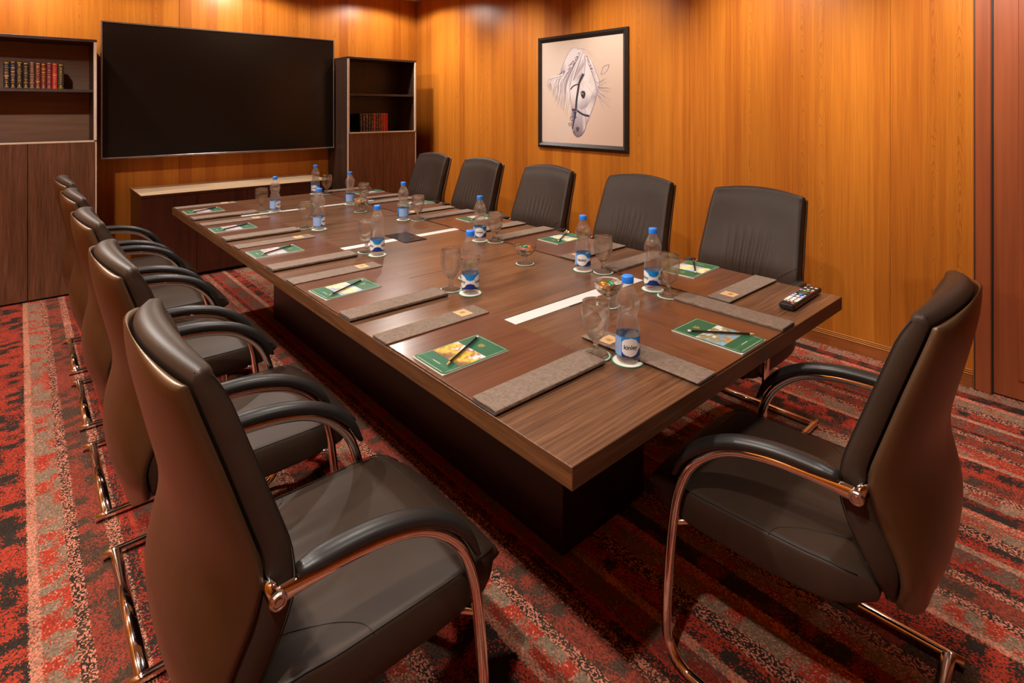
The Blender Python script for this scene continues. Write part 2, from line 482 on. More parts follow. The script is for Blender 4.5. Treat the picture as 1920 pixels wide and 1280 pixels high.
def tube_data(path, r, seg=10, up=Vector((1, 0, 0)), ry=None, cap=True):
    """sweep of an ellipse; r along 'up' cross tangent plane, ry the other half-axis; r may be a list"""
    path = [Vector(p) for p in path]
    n = len(path)
    vs, fs = [], []
    for i, p in enumerate(path):
        t = (path[min(i + 1, n - 1)] - path[max(i - 1, 0)])
        t.normalize()
        a = up - t * up.dot(t)
        if a.length < 1e-5: a = Vector((0, 1, 0)) - t * t.y
        a.normalize()
        b = t.cross(a)
        ra = r[i] if isinstance(r, (list, tuple)) else r
        rb = (ry[i] if isinstance(ry, (list, tuple)) else ry) if ry is not None else ra
        for k in range(seg):
            ang = 2 * PI * k / seg
            vs.append(p + a * (ra * math.cos(ang)) + b * (rb * math.sin(ang)))
    for i in range(n - 1):
        for k in range(seg):
            q = (k + 1) % seg
            fs.append([i * seg + k, i * seg + q, (i + 1) * seg + q, (i + 1) * seg + k])
    if cap:
        fs.append(list(range(seg))[::-1]); fs.append([(n - 1) * seg + k for k in range(seg)])
    return vs, fs

def loops_data(loops):
    n = len(loops[0]); vs, fs = [], []
    for L in loops: vs += L
    for j in range(len(loops) - 1):
        for i in range(n):
            k = (i + 1) % n
            fs.append([j * n + i, j * n + k, (j + 1) * n + k, (j + 1) * n + i])
    h = n // 2
    for base, flip in ((0, True), ((len(loops) - 1) * n, False)):
        for i in range(h - 1):      # front row i against back row n-1-i
            q = [base + i, base + i + 1, base + n - 2 - i, base + n - 1 - i]
            fs.append(q[::-1] if flip else q)
    return vs, fs

def table(tab, smooth=9, n=400):
    zs = np.array([t[0] for t in tab]); ys = np.array([t[1] for t in tab])
    g = np.linspace(zs[0], zs[-1], n); v = np.interp(g, zs, ys)
    k = max(1, int(n * smooth / 100)); pad = np.concatenate([2 * v[0] - v[k:0:-1], v, 2 * v[-1] - v[-2:-k - 2:-1]])
    ker = np.ones(2 * k + 1) / (2 * k + 1)
    s = np.convolve(pad, ker, 'valid')
    return lambda z: float(np.interp(z, g, s))

# ================================================================== STRUCTURE
obj('floor', [(XL, YB, 0), (XR, YB, 0), (XR, YF, 0), (XL, YF, 0)], [[0, 1, 2, 3]], 'carpet', kind='structure')
box('ceiling', XL - .1, XR + .1, YB - .1, YF + .1, CEIL, CEIL + .08, 'ceiling', kind='structure')

wr = box('wall_right', XR + .012, XR + .10, YB - .1, YF + .1, 0, CEIL, 'black_gap', kind='structure')
joints = [YB, -1.50, -0.25, 0.945, 2.215, 3.485, 4.755, YF]
for a, b_ in zip(joints[:-1], joints[1:]):
    box('panel', XR, XR + .012, a + .0008, b_ - .0008, 0, CEIL, 'wall', wr)
wf = box('wall_far', XL - .1, XR, YF + .012, YF + .10, 0, CEIL, 'black_gap', kind='structure')
jx = [XL, -0.12, 1.13, 2.38, XR]
for a, b_ in zip(jx[:-1], jx[1:]):
    box('panel', a + .0008, b_ - .0008, YF, YF + .012, 0, CEIL, 'wall', wf)
wl = box('wall_left', XL - .10, XL - .012, YB - .1, YF, 0, CEIL, 'black_gap', kind='structure')
jy = [YB, -0.73, 0.54, 1.81, 3.08, 4.35, YF]
for a, b_ in zip(jy[:-1], jy[1:]):
    box('panel', XL - .012, XL, a + .0008, b_ - .0008, 0, CEIL, 'wall', wl)
wb = box('wall_back', XL, XR, YB - .10, YB - .012, 0, CEIL, 'black_gap', kind='structure')
for a, b_ in zip(jx[:-1], jx[1:]):
    box('panel', a + .0008, b_ - .0008, YB - .012, YB, 0, CEIL, 'wall', wb)

# baseboard along the right wall: plinth with two pale beads
def extrude_y(prof, y0, y1):
    n = len(prof)
    vs = [(x, y0, z) for x, z in prof] + [(x, y1, z) for x, z in prof]
    fs = [[i, (i + 1) % n, n + (i + 1) % n, n + i] for i in range(n)] + [list(range(n))[::-1], list(range(n, 2 * n))]
    return vs, fs
Y0T, Y1T = 0.575, YF
vs, fs = extrude_y([(XR, 0), (XR - .018, 0), (XR - .018, .066), (XR - .016, .070), (XR - .008, .072), (XR - .008, .078), (XR, .078)], Y0T, Y1T)
bb = obj('baseboard_right', vs, fs, 'trim_wood', kind='structure')
for z0, dx in ((.0685, .020), (.0775, .013), (.0865, .009)):
    pth = [(XR - dx + .003, Y0T, z0), (XR - dx + .003, Y1T, z0)]
    v_, f_ = tube_data(pth, .0036, 8)
    obj('bead', v_, f_, 'gold_wood', bb, smooth=True)
# dark red door set in the right wall
dr = box('door_1', XR - .016, XR + .02, -0.62, 0.495, 0.006, 2.45, 'red_wood', kind='structure', bev=.003)
for y0, y1 in ((0.500, 0.572), (-0.70, -0.625)):
    box('door_jamb', XR - .034, XR + .02, y0, y1, 0, 2.52, 'red_wood', dr, bev=.004)
box('jamb_groove', XR - .0355, XR - .02, 0.5625, 0.5665, 0, 2.52, 'black_gap', dr)
box('door_gap', XR - .030, XR - .014, 0.493, 0.5005, 0, 2.5, 'black_gap', dr)
box('door_head', XR - .034, XR + .02, -0.70, 0.572, 2.455, 2.53, 'red_wood', dr, bev=.004)
box('door_panel', XR - .022, XR - .012, -0.52, 0.40, 0.10, 2.36, 'red_wood', dr, bev=.004)

# ------------------------------------------------------------------ ceiling lamps
def lamp(x, y, watts, cone, blend, tilt, label):
    t = thing('ceiling_downlight', (x, y, CEIL), 0, label, 'ceiling light', 'recessed ceiling downlights')
    v_, f_ = lathe_data([(.048, -.001), (.062, -.004), (.060, -.010), (.050, -.011), (.044, -.004), (.044, -.001)], 24)
    obj('ring', v_, f_, 'lamp_ring', t, smooth=True)
    v_, f_ = lathe_data([(.0005, -.003), (.044, -.003)], 24)
    obj('diffuser', v_, f_, 'lamp_glow', t)
    ld = bpy.data.lights.new('lamp_light', 'SPOT')
    ld.energy = watts; ld.color = WARM; ld.spot_size = math.radians(cone); ld.spot_blend = blend
    ld.shadow_soft_size = 0.045
    lo = link('lamp_light', ld, t)
    lo.location = (0, 0, -0.02); lo.rotation_euler = (0, -math.radians(tilt), 0)
    return t
for row, lst in LAMPS:
    for n_, l_ in enumerate(lst):
        lamp(*l_, 'round ceiling downlight %s, number %s of its row' % (row, ('one', 'two', 'three', 'four', 'five')[n_]))

# ================================================================== BIG FURNITURE
# conference table
TX0, TX1, TY0, TY1, TZ = 0.807, 2.288, 0.734, 4.525, 0.75
tb = thing('conference_table', (0, 0, 0), 0, 'long walnut conference table with dark pedestal base in the middle of the room', 'table')
secs = [TY0, 1.997, 3.262, TY1]
for a, b_ in zip(secs[:-1], secs[1:]):
    vs, fs = box_data(TX0, TX1, a + (.0012 if a > TY0 else 0), b_ - (.0012 if b_ < TY1 else 0), TZ - .048, TZ, .0012)
    fm = []
    for q in fs:
        p = [Vector(vs[i]) for i in q]
        nrm = (p[1] - p[0]).cross(p[2] - p[0]).normalized()
        fm.append(1 if abs(nrm.x) > .8 else (2 if abs(nrm.y) > .8 else 0))
    obj('tabletop_section', vs, fs, None, tb, mats=['walnut_x', 'walnut_y', 'walnut_edge'], fmat=fm)
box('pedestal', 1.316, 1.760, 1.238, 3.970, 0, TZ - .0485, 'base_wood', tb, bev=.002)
for y0, y1 in ((1.339, 1.396), (2.603, 2.655), (3.850, 3.888)):
    tr = box('cable_tray', 1.08, 2.015, y0, y1, TZ - .001, TZ + .0012, 'white_tray', tb)
    box('tray_gap', 1.08, 2.015, y1, y1 + .006, TZ - .001, TZ + .0006, 'black_gap', tr)
box('tray_slot', 1.455, 1.575, 1.333, 1.3385, TZ - .001, TZ + .0014, 'black_gap', tb)
cc = box('cable_cover', 1.500, 1.632, 2.527, 2.746, TZ, TZ + .004, 'plastic', tb, bev=.0015, label='black cable box cover plate')
box('cover_notch', 1.575, 1.60, 2.60, 2.625, TZ + .004, TZ + .0046, 'black_gap', cc)

# television
tv = thing('television', (1.537, 5.80, 0), 0, 'large flat black television mounted on the far wall', 'television')
tw, tz0, tz1 = 1.0235, 1.018, 2.19
box('housing', -tw + .01, tw - .01, .006, .050, tz0 + .01, tz1 - .01, 'tv_black', tv, bev=.004)
b = .011
for nm, (a0, a1, c0, c1) in {'top': (-tw, tw, tz1 - b, tz1), 'bottom': (-tw, tw, tz0, tz0 + b * 1.3), 'l': (-tw, -tw + b, tz0 + b * 1.3, tz1 - b), 'r': (tw - b, tw, tz0 + b * 1.3, tz1 - b)}.items():
    box('bezel', a0, a1, -.004, .030, c0, c1, 'tv_bezel', tv, bev=.002)
box('screen', -tw + b, tw - b, .002, .008, tz0 + b * 1.3, tz1 - b, 'screen', tv)
v_, f_ = lathe_data([(.0002, 0), (.007, 0), (.0065, .0015), (.0002, .0016)], 16)
lg = obj('brand_mark', v_, f_, 'logo', tv); lg.location = (0.05, -.004, tz0 + .006); lg.rotation_euler = (PI / 2, 0, 0)
box('wall_bracket', -.30, .30, .050, .199, 1.40, 1.80, 'tv_black', tv)

# cabinets
def cabinet(name, x0, x1, label, shelves, inner):
    t = thing(name, (0, 0, 0), 0, label, 'cabinet', 'tall cabinets beside the television')
    y0, y1, H = 5.50, 5.998, 1.995
    box('side_panel', x0, x0 + .020, y0 + .012, y1, 0, H - .022, 'cab_dark', t)
    box('side_panel', x1 - .020, x1, y0 + .012, y1, 0, H - .022, 'cab_dark', t)
    box('top_panel', x0 - .003, x1 + .003, y0, y1, H - .022, H, 'cab_dark', t, bev=.001)
    box('back_panel', x0 + .020, x1 - .020, y1 - .14, y1 - .12, .05, H - .022, inner, t)
    box('bottom_panel', x0 + .020, x1 - .020, y0 + .015, y1 - .14, 1.168, 1.188, 'cab_dark', t)
    for z in shelves:
        box('shelf', x0 + .020, x1 - .020, y0 + .02, y1 - .14, z - .022, z, 'cab_dark', t)
    box('toe_kick', x0 + .02, x1 - .02, y0 + .04, y0 + .06, 0, .05, 'black_gap', t)
    mid = (x0 + x1) / 2
    for a, b_ in ((x0 + .010, mid - .002), (mid + .002, x1 - .010)):
        box('door', a, b_, y0, y0 + .018, .014, 1.183, 'cab_wood', t, bev=.001)
    for a in (x0 - .001, x1 - .017):
        box('edge_trim', a, a + .018, y0 - .003, y0 + .012, 1.188, H - .022, 'cream', t)
    for a in (x0 - .001, x1 - .008):
        box('edge_trim', a, a + .009, y0 - .003, y0 + .012, .014, 1.188, 'cream', t)
    box('edge_trim', x0, x1, y0 - .003, y0 + .015, 1.184, 1.197, 'cream', t)
    return t
cabinet('bookcase_cabinet', -0.366, 0.460, 'tall walnut bookcase cabinet left of the television, lit brown interior', [1.598], 'cab_inner_lit')
cabinet('bookcase_cabinet', 2.577, 3.402, 'tall walnut bookcase cabinet right of the television in the corner', [1.606], 'cab_dark')  # dark back panel: the shade inside this cabinet is put into the colour

# low credenza
cr = thing('credenza', (0, 0, 0), 0, 'low dark credenza with pale top under the television', 'sideboard')
cx0, cx1, cy0, cz = 0.742, 2.335, 5.39, 0.738
box('carcass', cx0 + .004, cx1 - .004, cy0 + .022, 5.997, .03, cz - .022, 'cred_wood', cr)
box('top', cx0, cx1, cy0, 5.997, cz - .003, cz, 'cred_top', cr)
box('top_edge', cx0, cx1, cy0, 5.996, cz - .024, cz - .0035, 'cred_wood', cr)
dxs = [cx0 + .004, 1.150, 1.556, 1.962, cx1 - .004]
for a, b_ in zip(dxs[:-1], dxs[1:]):
    box('door', a + .0015, b_ - .0015, cy0 + .004, cy0 + .022, .032, cz - .026, 'cred_wood', cr, bev=.001)
box('plinth', cx0 + .02, cx1 - .02, cy0 + .05, 5.99, 0, .03, 'black_gap', cr)

# ================================================================== CHAIR
def chair_build():
    t = thing('conference_chair', (0, 0, 0), 0)
    F = table([(.425, .074), (.46, .082), (.493, .094), (.563, .128), (.632, .147), (.705, .140), (.860, .087), (.995, .040), (1.018, .024)], 5)
    G = table([(.425, .052), (.46, .042), (.504, .033), (.545, .044), (.622, .080), (.690, .095), (.865, .039), (1.010, -.010), (1.018, -.012)], 5)
    W = table([(.425, .190), (.45, .214), (.50, .232), (.63, .243), (.72, .243), (.86, .233), (1.0, .224), (1.018, .222)], 4)
    R = table([(.425, .012), (.45, .000), (.50, -.028), (.56, -.037), (.62, -.030), (.69, -.012), (.75, -.012), (.86, -.038), (.98, -.067), (1.018, -.068)], 5)
    def zmap(z, q):
        up = max(0.0, (z - .84) / .178); dn = max(0.0, (.55 - z) / .125)
        return z + .024 * (1 - q * q) * up * up - .065 * (1 - q * q) * dn
    def pleat(x, z):
        wz = max(0.0, 1 - ((z - .67) / .20) ** 2); wx = max(0.0, 1 - (x / .15) ** 2)
        return .0062 * math.sin(x * (165 + 120 * (.85 - z)) + .9 * math.sin(z * 9)) * wz * wx
    n = 71
    qs = [-math.cos(PI * i / (n - 1)) * .35 + (-1 + 2 * i / (n - 1)) * .65 for i in range(n)]
    def kf(z): return .024 + .002 * min(1, max(0, (z - .5) / .4))
    def front(q, z):
        e = max(0.0, (abs(q) - .90) / .10)
        return F(z) - kf(z) * (1 - q * q) - .016 * (1 - math.sqrt(max(0, 1 - e * e))) + pleat(q * W(z), z)
    def gapc(q, z): return G(z) - (.030 + .016 * min(1, max(0, (z - .6) / .35))) * (1 - q * q)
    def loop(z, fy, by, wid, depth=1.0, dz=0.0):
        L = []
        for q in qs:
            m = (fy(q) + by(q)) / 2
            L.append((q * wid, m + (fy(q) - m) * depth, zmap(z, q) + dz))
        for q in reversed(qs):
            m = (fy(q) + by(q)) / 2
            L.append((q * wid, m + (by(q) - m) * depth, zmap(z, q) + dz))
        return L
    # cushion
    zs = np.linspace(.425, 1.018, 27)
    loops = []
    for dep, dz in ((.25, -.012), (.7, -.009), (.92, -.004)):
        loops.append(loop(.425, lambda q: front(q, .425), lambda q: gapc(q, .425), W(.425) * (0.96 if dep < .5 else 1), dep, dz))
    for z in zs:
        loops.append(loop(z, lambda q: front(q, z), lambda q: gapc(q, z), W(z)))
    for dep, dz in ((.95, .006), (.80, .013), (.52, .018), (.15, .020)):
        loops.append(loop(1.018, lambda q: front(q, 1.018), lambda q: gapc(q, 1.018), W(1.018) * (1 - .012 * (1 - dep)), dep, dz))
    v_, f_ = loops_data(loops)
    cush = obj('back_cushion', v_, f_, 'leather', t, smooth=True)
    # rear shell
    def sfront(q, z): return gapc(q, z) - .0055
    def srear(q, z):
        s = G(z) - .019
        return s + (R(z) - s) * max(0.0, 1 - abs(q) ** 2.5) ** .62
    def wsh(z): return W(z) + .003
    loops = []
    for dep, dz in ((.1, -.016), (.55, -.013), (.88, -.006)):
        loops.append(loop(.425, lambda q: sfront(q, .425), lambda q: srear(q, .425), wsh(.425) * (.94 + .06 * dep), dep, dz - .004))
    for z in zs:
        loops.append(loop(z, lambda q: sfront(q, z), lambda q: srear(q, z), wsh(z), 1, -.004))
    for dep, dz in ((.85, .006), (.5, .010), (.1, .0115)):
        loops.append(loop(1.018, lambda q: sfront(q, 1.018), lambda q: srear(q, 1.018), wsh(1.018), dep, dz - .006))
    v_, f_ = loops_data(loops)
    obj('back_shell', v_, f_, 'leather_side', t, smooth=True)
    # piping and seams of the cushion (sub-parts)
    def seam(path, par, r=.0013):
        v_, f_ = tube_data(path, r, 6); obj('seam', v_, f_, 'seam', par, smooth=True)
    for s in (-1, 1):
        pth = [(s * W(z) * .985, front(s * .965, z) + .0006, zmap(z, s * .97)) for z in np.linspace(.45, 1.018, 26)]
        pth += [(s * W(1.018) * .97, (front(s, 1.018) + gapc(s, 1.018)) / 2 + d, 1.018 + e) for d, e in ((.012, .012), (.002, .0185), (-.008, .0165))]
        seam(pth, cush)
        pc = catmull([(s * .236, 0, .735), (s * .185, 0, .700), (s * .130, 0, .650), (s * .080, 0, .585), (s * .06, 0, .52)], 6)
        seam([(p.x, front(p.x / W(p.z), p.z) + .0004, p.z) for p in pc], cush, .0009)
        seam([(s * W(z) * .985, front(s * .96, z) - .0, zmap(z, s * .97)) for z in np.linspace(.45, .5, 4)], cush)
    # seat
    TZt = table([(.085, .452), (.16, .468), (.30, .466), (.45, .465), (.53, .466), (.575, .458), (.603, .436)], 4)
    BZ = table([(.085, .402), (.16, .378), (.30, .371), (.45, .374), (.53, .378), (.575, .384), (.603, .400)], 4)
    SW = table([(.085, .205), (.12, .232), (.20, .247), (.45, .250), (.54, .246), (.575, .236), (.603, .212)], 4)
    def ztop(q, y):
        e = max(0.0, (abs(q) - .94) / .06)
        fold = .0022 * math.sin(q * 30) * max(0, 1 - ((y - .2) / .12) ** 2) * max(0, 1 - q * q * 2)
        return TZt(y) + .012 * (1 - q * q) - .010 * (1 - math.sqrt(max(0, 1 - e * e))) + fold
    def zbot(q, y):
        e = max(0.0, (abs(q) - .94) / .06)
        return BZ(y) + .010 * (1 - math.sqrt(max(0, 1 - e * e)))
    loops = []
    def sl(y, dep=1.0, dy=0.0):
        L = []
        for q in qs:
            m = (ztop(q, y) + zbot(q, y)) / 2
            L.append((q * SW(y), y + dy, m + (ztop(q, y) - m) * dep))
        for q in reversed(qs):
            m = (ztop(q, y) + zbot(q, y)) / 2
            L.append((q * SW(y), y + dy, m + (zbot(q, y) - m) * dep))
        return L
    loops += [sl(.085, .2, -.012), sl(.085, .75, -.008)]
    for y in np.linspace(.085, .603, 22): loops.append(sl(y))
    loops += [sl(.603, .80, .009), sl(.603, .50, .015), sl(.603, .05, .018)]
    v_, f_ = loops_data(loops)
    f_ = [q[::-1] for q in f_]
    seat = obj('seat', v_, f_, 'leather', t, smooth=True)
    for s in (-1, 1):
        seam([(s * SW(y) * .985, y, ztop(.955, y) - .0005) for y in np.linspace(.11, .60, 22)], seat)
        pc = catmull([(s * .246, .285, 0), (s * .215, .272, 0), (s * .185, .235, 0), (s * .165, .195, 0), (s * .14, .14, 0)], 6)
        seam([(p.x, p.y, ztop(p.x / SW(p.y), p.y) + .0003) for p in pc], seat, .0008)
    seam([(s * SW(.553), .553, ztop(min(.98, abs(s)), .553) + .0002) for s in np.linspace(-.96, .96, 17)], seat, .0006)
    pan = box('seat_pan', -.19, .19, .12, .53, .352, .378, 'black_gap', t, bev=.004)
    # chrome side frames
    for s in (-1, 1):
        x = s * .268
        pts = [(x, -.014, .016), (x, .20, .016), (x, .43, .016), (x, .490, .026), (x, .524, .060), (x, .533, .110), (x, .527, .25), (x, .512, .40),
               (x, .497, .475), (x, .470, .540), (x, .425, .592), (x, .365, .630), (x, .29, .650), (x, .21, .657), (x, .15, .657), (x, .098, .655)]
        pth = catmull(pts, 6)
        rr = [.0122] * len(pth); rb = [.0122] * len(pth)
        for i, p in enumerate(pth):
            if p.z > .5 and p.y < .19:
                rb[i] = .0122 + .004 * (1 - (p.y - .098) / .092); rr[i] = .0122 - .004 * (1 - (p.y - .098) / .092)
        v_, f_ = tube_data(pth, rr, 14, ry=rb)
        sf = obj('side_frame', v_, f_, 'chrome', t, smooth=True)
        # bolt at the rear end of the arm
        v_, f_ = lathe_data([(.0003, .006), (.006, .006), (.0062, .0035), (.0085, .0035), (.0095, .0055), (.0125, .0055), (.0145, .002), (.0145, -.004)], 18)
        bo = obj('bolt', v_, f_, 'steel', sf, smooth=False)
        bo.location = (x + s * .0095, .098, .655); bo.rotation_euler = (0, s * PI / 2, 0)
        # bracket to the back
        v_, f_ = tube_data([(x - s * .002, .098, .655), (s * .250, .094, .662), (s * .232, .088, .668)], .013, 10, up=Vector((0, 0, 1)), ry=.010)
        obj('arm_bracket', v_, f_, 'chrome', t, smooth=True)
        # arm pad following the tube
        pp = catmull([(x, .132, .679), (x, .20, .682), (x, .28, .676), (x, .36, .656), (x, .43, .618), (x, .482, .566), (x, .510, .512)], 6)
        m = len(pp)
        ra = [.0225 * min(1, .6 + 4.5 * (i / m)) * (1 if i < m * .8 else 1 - .45 * ((i / m - .8) / .2)) for i in range(m)]
        rb = [.0148 * min(1, .6 + 5 * (i / m)) * (1 if i < m * .70 else 1 - .62 * ((i / m - .70) / .3)) for i in range(m)]
        v_, f_ = tube_data(pp, ra, 14, ry=rb)
        obj('arm_pad', v_, f_, 'arm', t, smooth=True)
        # stay between front leg and seat
        v_, f_ = tube_data([(x, .512, .385), (s * .20, .47, .372), (s * .14, .43, .362)], .008, 8, up=Vector((0, 0, 1)))
        obj('seat_stay', v_, f_, 'chrome', t, smooth=True)
    v_, f_ = tube_data([(-.262, .018, .016), (.262, .018, .016)], .0105, 12, up=Vector((0, 0, 1)), ry=.017)
    obj('floor_bar', v_, f_, 'chrome', t, smooth=True)
    v_, f_ = tube_data([(-.20, .47, .372), (.20, .47, .372)], .010, 10, up=Vector((0, 0, 1)))
    obj('front_bar', v_, f_, 'chrome', t, smooth=True)
    return t

chair = chair_build()
GRP = 'black leather conference chairs'
words = ['nearest the camera', 'second from the camera', 'third from the camera', 'fourth from the camera', 'farthest from the camera']
chair.location = (1.835 - .275, 0.30, 0); chair.rotation_euler = (0, 0, math.radians(3))
tag(chair, 'black leather armchair with chrome frame alone at the near short end of the table', 'chair', GRP)
for i, y in enumerate([1.200, 1.935, 2.690, 3.420, 4.120]):
    copy_tree(chair, None, (0.215, y, 0), -PI / 2, 'black leather chrome-armed chair left of the table, %s in its row' % words[i])
for i, y in enumerate([1.250, 1.945, 2.690, 3.415, 4.105]):
    copy_tree(chair, None, (2.72, y, 0), PI / 2, 'black leather chrome-armed chair right of the table, %s in its row' % words[i])

# ================================================================== PLACE SETTINGS
# each setting's local frame: sitter at -x, +x towards the table's middle, origin at the blotter's outer edge, centre
SET = {}
for i, y in enumerate([1.260, 2.000, 2.740, 3.455, 4.180]): SET['L%d' % (i + 1)] = (0.810, y, 0.0)
for i, y in enumerate([1.265, 2.010, 2.745, 3.475, 4.215]): SET['R%d' % (i + 1)] = (2.286, y, PI)
SET['H'] = (1.572, 0.738, PI / 2)
def where(k):
    if k == 'H': return 'the table\'s near short end'
    side = 'left' if k[0] == 'L' else 'right'
    return 'the %s %s-side seat' % (['nearest', 'second nearest', 'middle', 'second farthest', 'farthest'][int(k[1]) - 1], side)

def blotter_build():
    t = thing('desk_blotter')
    D, Wd = .386, .295
    box('sheet', 0, D, -Wd + .03, Wd - .03, 0, .0034, 'blotter', t, bev=.0008)
    for s in (-1, 1):
        y0, y1 = sorted((s * Wd, s * (Wd - .090)))
        h = .0138 if s < 0 else .0085
        vs, fs = box_data(-.002, D, y0, y1, .0036, h, .0028, 2)
        rl = obj('rail', vs, fs, 'rail', t, smooth=False)
        vs, fs = box_data(-.0035, D + .0008, y0 + .003, y1 - .003, .0005, .0045, .001)
        obj('rail_lining', vs, fs, 'rail_dark', rl)
        if s < 0:
            box('fold', -.0028, D - .002, y0 + .004, y1 - .004, .0095, .0105, 'rail_dark', rl)
        if s > 0:
            box('name_plate', D - .098, D - .052, y0 + .022, y1 - .014, h, h + .0012, 'plate', rl, bev=.0004)
            box('plate_mark', D - .084, D - .066, y0 + .045, y1 - .030, h + .0012, h + .0015, 'gold_foil', rl)
    return t
bl = blotter_build()
first = True
for k, (x, y, a) in SET.items():
    lab = 'brown desk blotter with two woven fabric rails at ' + where(k)
    o = bl if first else copy_tree(bl, None, None, None, lab)
    first = False
    o.location = (x, y, TZ + .0015); o.rotation_euler = (0, 0, a)
    tag(o, lab, 'desk blotter', 'desk blotters around the table')

# colour-attribute mesh (flat print)
def cmesh(name, polys, mat, parent, z=None):
    """polys: list of (points, colour or list of colours); points 3-D"""
    vs, fs, cs = [], [], []
    for pts, c in polys:
        n = len(vs); vs += [tuple(p) for p in pts]; fs.append(list(range(n, n + len(pts))))
        cs += ([c] * len(pts) if isinstance(c[0], (int, float)) else list(c))
    me = bpy.data.meshes.new(name); me.from_pydata(vs, [], fs)
    ca = me.color_attributes.new('Col', 'FLOAT_COLOR', 'POINT')
    for i, c in enumerate(cs): ca.data[i].color = (c[0], c[1], c[2], 1)
    me.materials.append(M[mat]); me.update()
    return link(name, me, parent)

random.seed(7)
PHOTOS = {'autumn': [(.75, .62, .62), (.38, .14, .06), (.80, .52, .05), (.60, .34, .06), (.22, .10, .04)],
          'beach': [(.35, .52, .80), (.80, .62, .20), (.85, .72, .45), (.70, .55, .18), (.30, .38, .62)],
          'palace': [(.50, .50, .72), (.58, .38, .30), (.70, .55, .50), (.30, .22, .35), (.62, .46, .40)],
          'river': [(.78, .76, .74), (.22, .20, .06), (.34, .24, .08), (.16, .42, .60), (.48, .26, .08)]}
GREEN, GREEN2, CREAM, GOLD = (.010, .100, .045), (.016, .128, .060), (.62, .60, .44), (.42, .30, .06)
def pad_build(photo):
    t = thing('notepad')
    L, Wd = .228, .147
    vs, fs = box_data(0, L, -Wd / 2, Wd / 2, 0, .0036, .0005)
    obj('pages', vs, fs, 'paper', t)
    pts = []
    r = .011
    for cx_, cy_, a0 in ((L - .001, Wd / 2, None), (r, Wd / 2 - r, 90), (r, -Wd / 2 + r, 180), (L - .001, -Wd / 2, None)):
        if a0 is None: pts.append((cx_, cy_))
        else: pts += [(cx_ + r * math.cos(math.radians(a0 + d)), cy_ + r * math.sin(math.radians(a0 + d))) for d in (0, 22, 45, 68, 90)]
    def cz(x): return 0.0040 + .002 * max(0, (.05 - x) / .05) ** 2
    # cover: strips across so that its outer end lifts a little
    polys = []
    nx = 12
    def half(x):
        return Wd / 2 - (r - math.sqrt(max(0, r * r - (r - x) ** 2)) if x < r else 0)
    xs = [0, .002, .005, .011, .022, .035, .05, .10, .15, .19, .215, L]
    for a, c in zip(xs[:-1], xs[1:]):
        polys.append(([(a, half(a), cz(a)), (a, -half(a), cz(a)), (c, -half(c), cz(c)), (c, half(c), cz(c))], GREEN if int(a * 100) % 2 else GREEN2))
    cover = cmesh('cover', polys, 'print', t)
    e = .0004
    lines = []
    def ln(x0, y0, x1, y1, wd, c):
        dx, dy = x1 - x0, y1 - y0; d = math.hypot(dx, dy); nx_, ny_ = -dy / d * wd / 2, dx / d * wd / 2
        lines.append(([(x0 + nx_, y0 + ny_, cz(x0) + e), (x0 - nx_, y0 - ny_, cz(x0) + e), (x1 - nx_, y1 - ny_, cz(x1) + e), (x1 + nx_, y1 + ny_, cz(x1) + e)], c))
    q = Wd / 2 - .006
    for s in (-1, 1):
        ln(.012, s * q, .05, s * q, .0012, CREAM); ln(.05, s * q, L - .006, s * q, .0012, CREAM)
    ln(.006, -q + .006, .006, q - .006, .0012, CREAM); ln(L - .006, -q, L - .006, q, .0012, CREAM)
    ln(.030, -.018, .030, .018, .0022, CREAM)
    # gilt crest towards the inner end
    for i in range(5):
        hw = (.004, .009, .012, .008, .011)[i]
        ln(.176 + i * .0042, -hw, .176 + i * .0042, hw, .0022, GOLD)
    cmesh('cover_lines', lines, 'print', cover)
    ph = []
    cols = PHOTOS[photo]
    rnd = random.Random(hash(photo) % 97 if False else len(photo) * 13)
    x0, x1, nxp, nyp = .062, .150, 14, 22
    grid = {}
    for i in range(nxp + 1):
        for j in range(nyp + 1):
            f = (1 - i / nxp) * 3.6 + .9 * math.sin(j * .55 + i * .3) + rnd.uniform(-.55, .55)
            f = max(0, min(3.999, f + .4)); a = int(f); g = f - a
            c = cols[4 - a - 1 if False else a]; d = cols[a + 1]
            if f < .9: c = d = cols[0]
            b_ = rnd.uniform(.55, 1.15)
            grid[i, j] = tuple((p * (1 - g) + s * g) * b_ for p, s in zip(c, d))
    for i in range(nxp):
        for j in range(nyp):
            X = [x0 + (x1 - x0) * k / nxp for k in (i, i + 1)]; Y = [-q + 2 * q * k / nyp for k in (j, j + 1)]
            ph.append(([(X[0], Y[0], cz(X[0]) + e), (X[1], Y[0], cz(X[1]) + e), (X[1], Y[1], cz(X[1]) + e), (X[0], Y[1], cz(X[0]) + e)],
                       [grid[i, j], grid[i + 1, j], grid[i + 1, j + 1], grid[i, j + 1]]))
    cmesh('cover_photo', ph, 'print', cover)
    return t
def pencil_build():
    t = thing('pencil')
    v_, f_ = tube_data([(0, 0, .0036), (.172, 0, .0036)], .0036, 6, up=Vector((0, 0, 1)))
    obj('shaft', v_, f_, 'pencil', t)
    v_, f_ = tube_data([(.172, 0, .0036), (.190, 0, .0036)], [.0035, .0008], 8, up=Vector((0, 0, 1)))
    tip = obj('sharpened_tip', v_, f_, 'pencil_wood', t, smooth=True)
    v_, f_ = tube_data([(.189, 0, .0036), (.193, 0, .0036)], [.0009, .0002], 6, up=Vector((0, 0, 1)))
    obj('lead', v_, f_, 'pencil', tip)
    v_, f_ = tube_data([(-.010, 0, .0036), (0, 0, .0036)], .0036, 10, up=Vector((0, 0, 1)))
    obj('end_cap', v_, f_, 'eraser', t, smooth=True)
    return t
pads = {k: pad_build(k) for k in PHOTOS}
used = set()
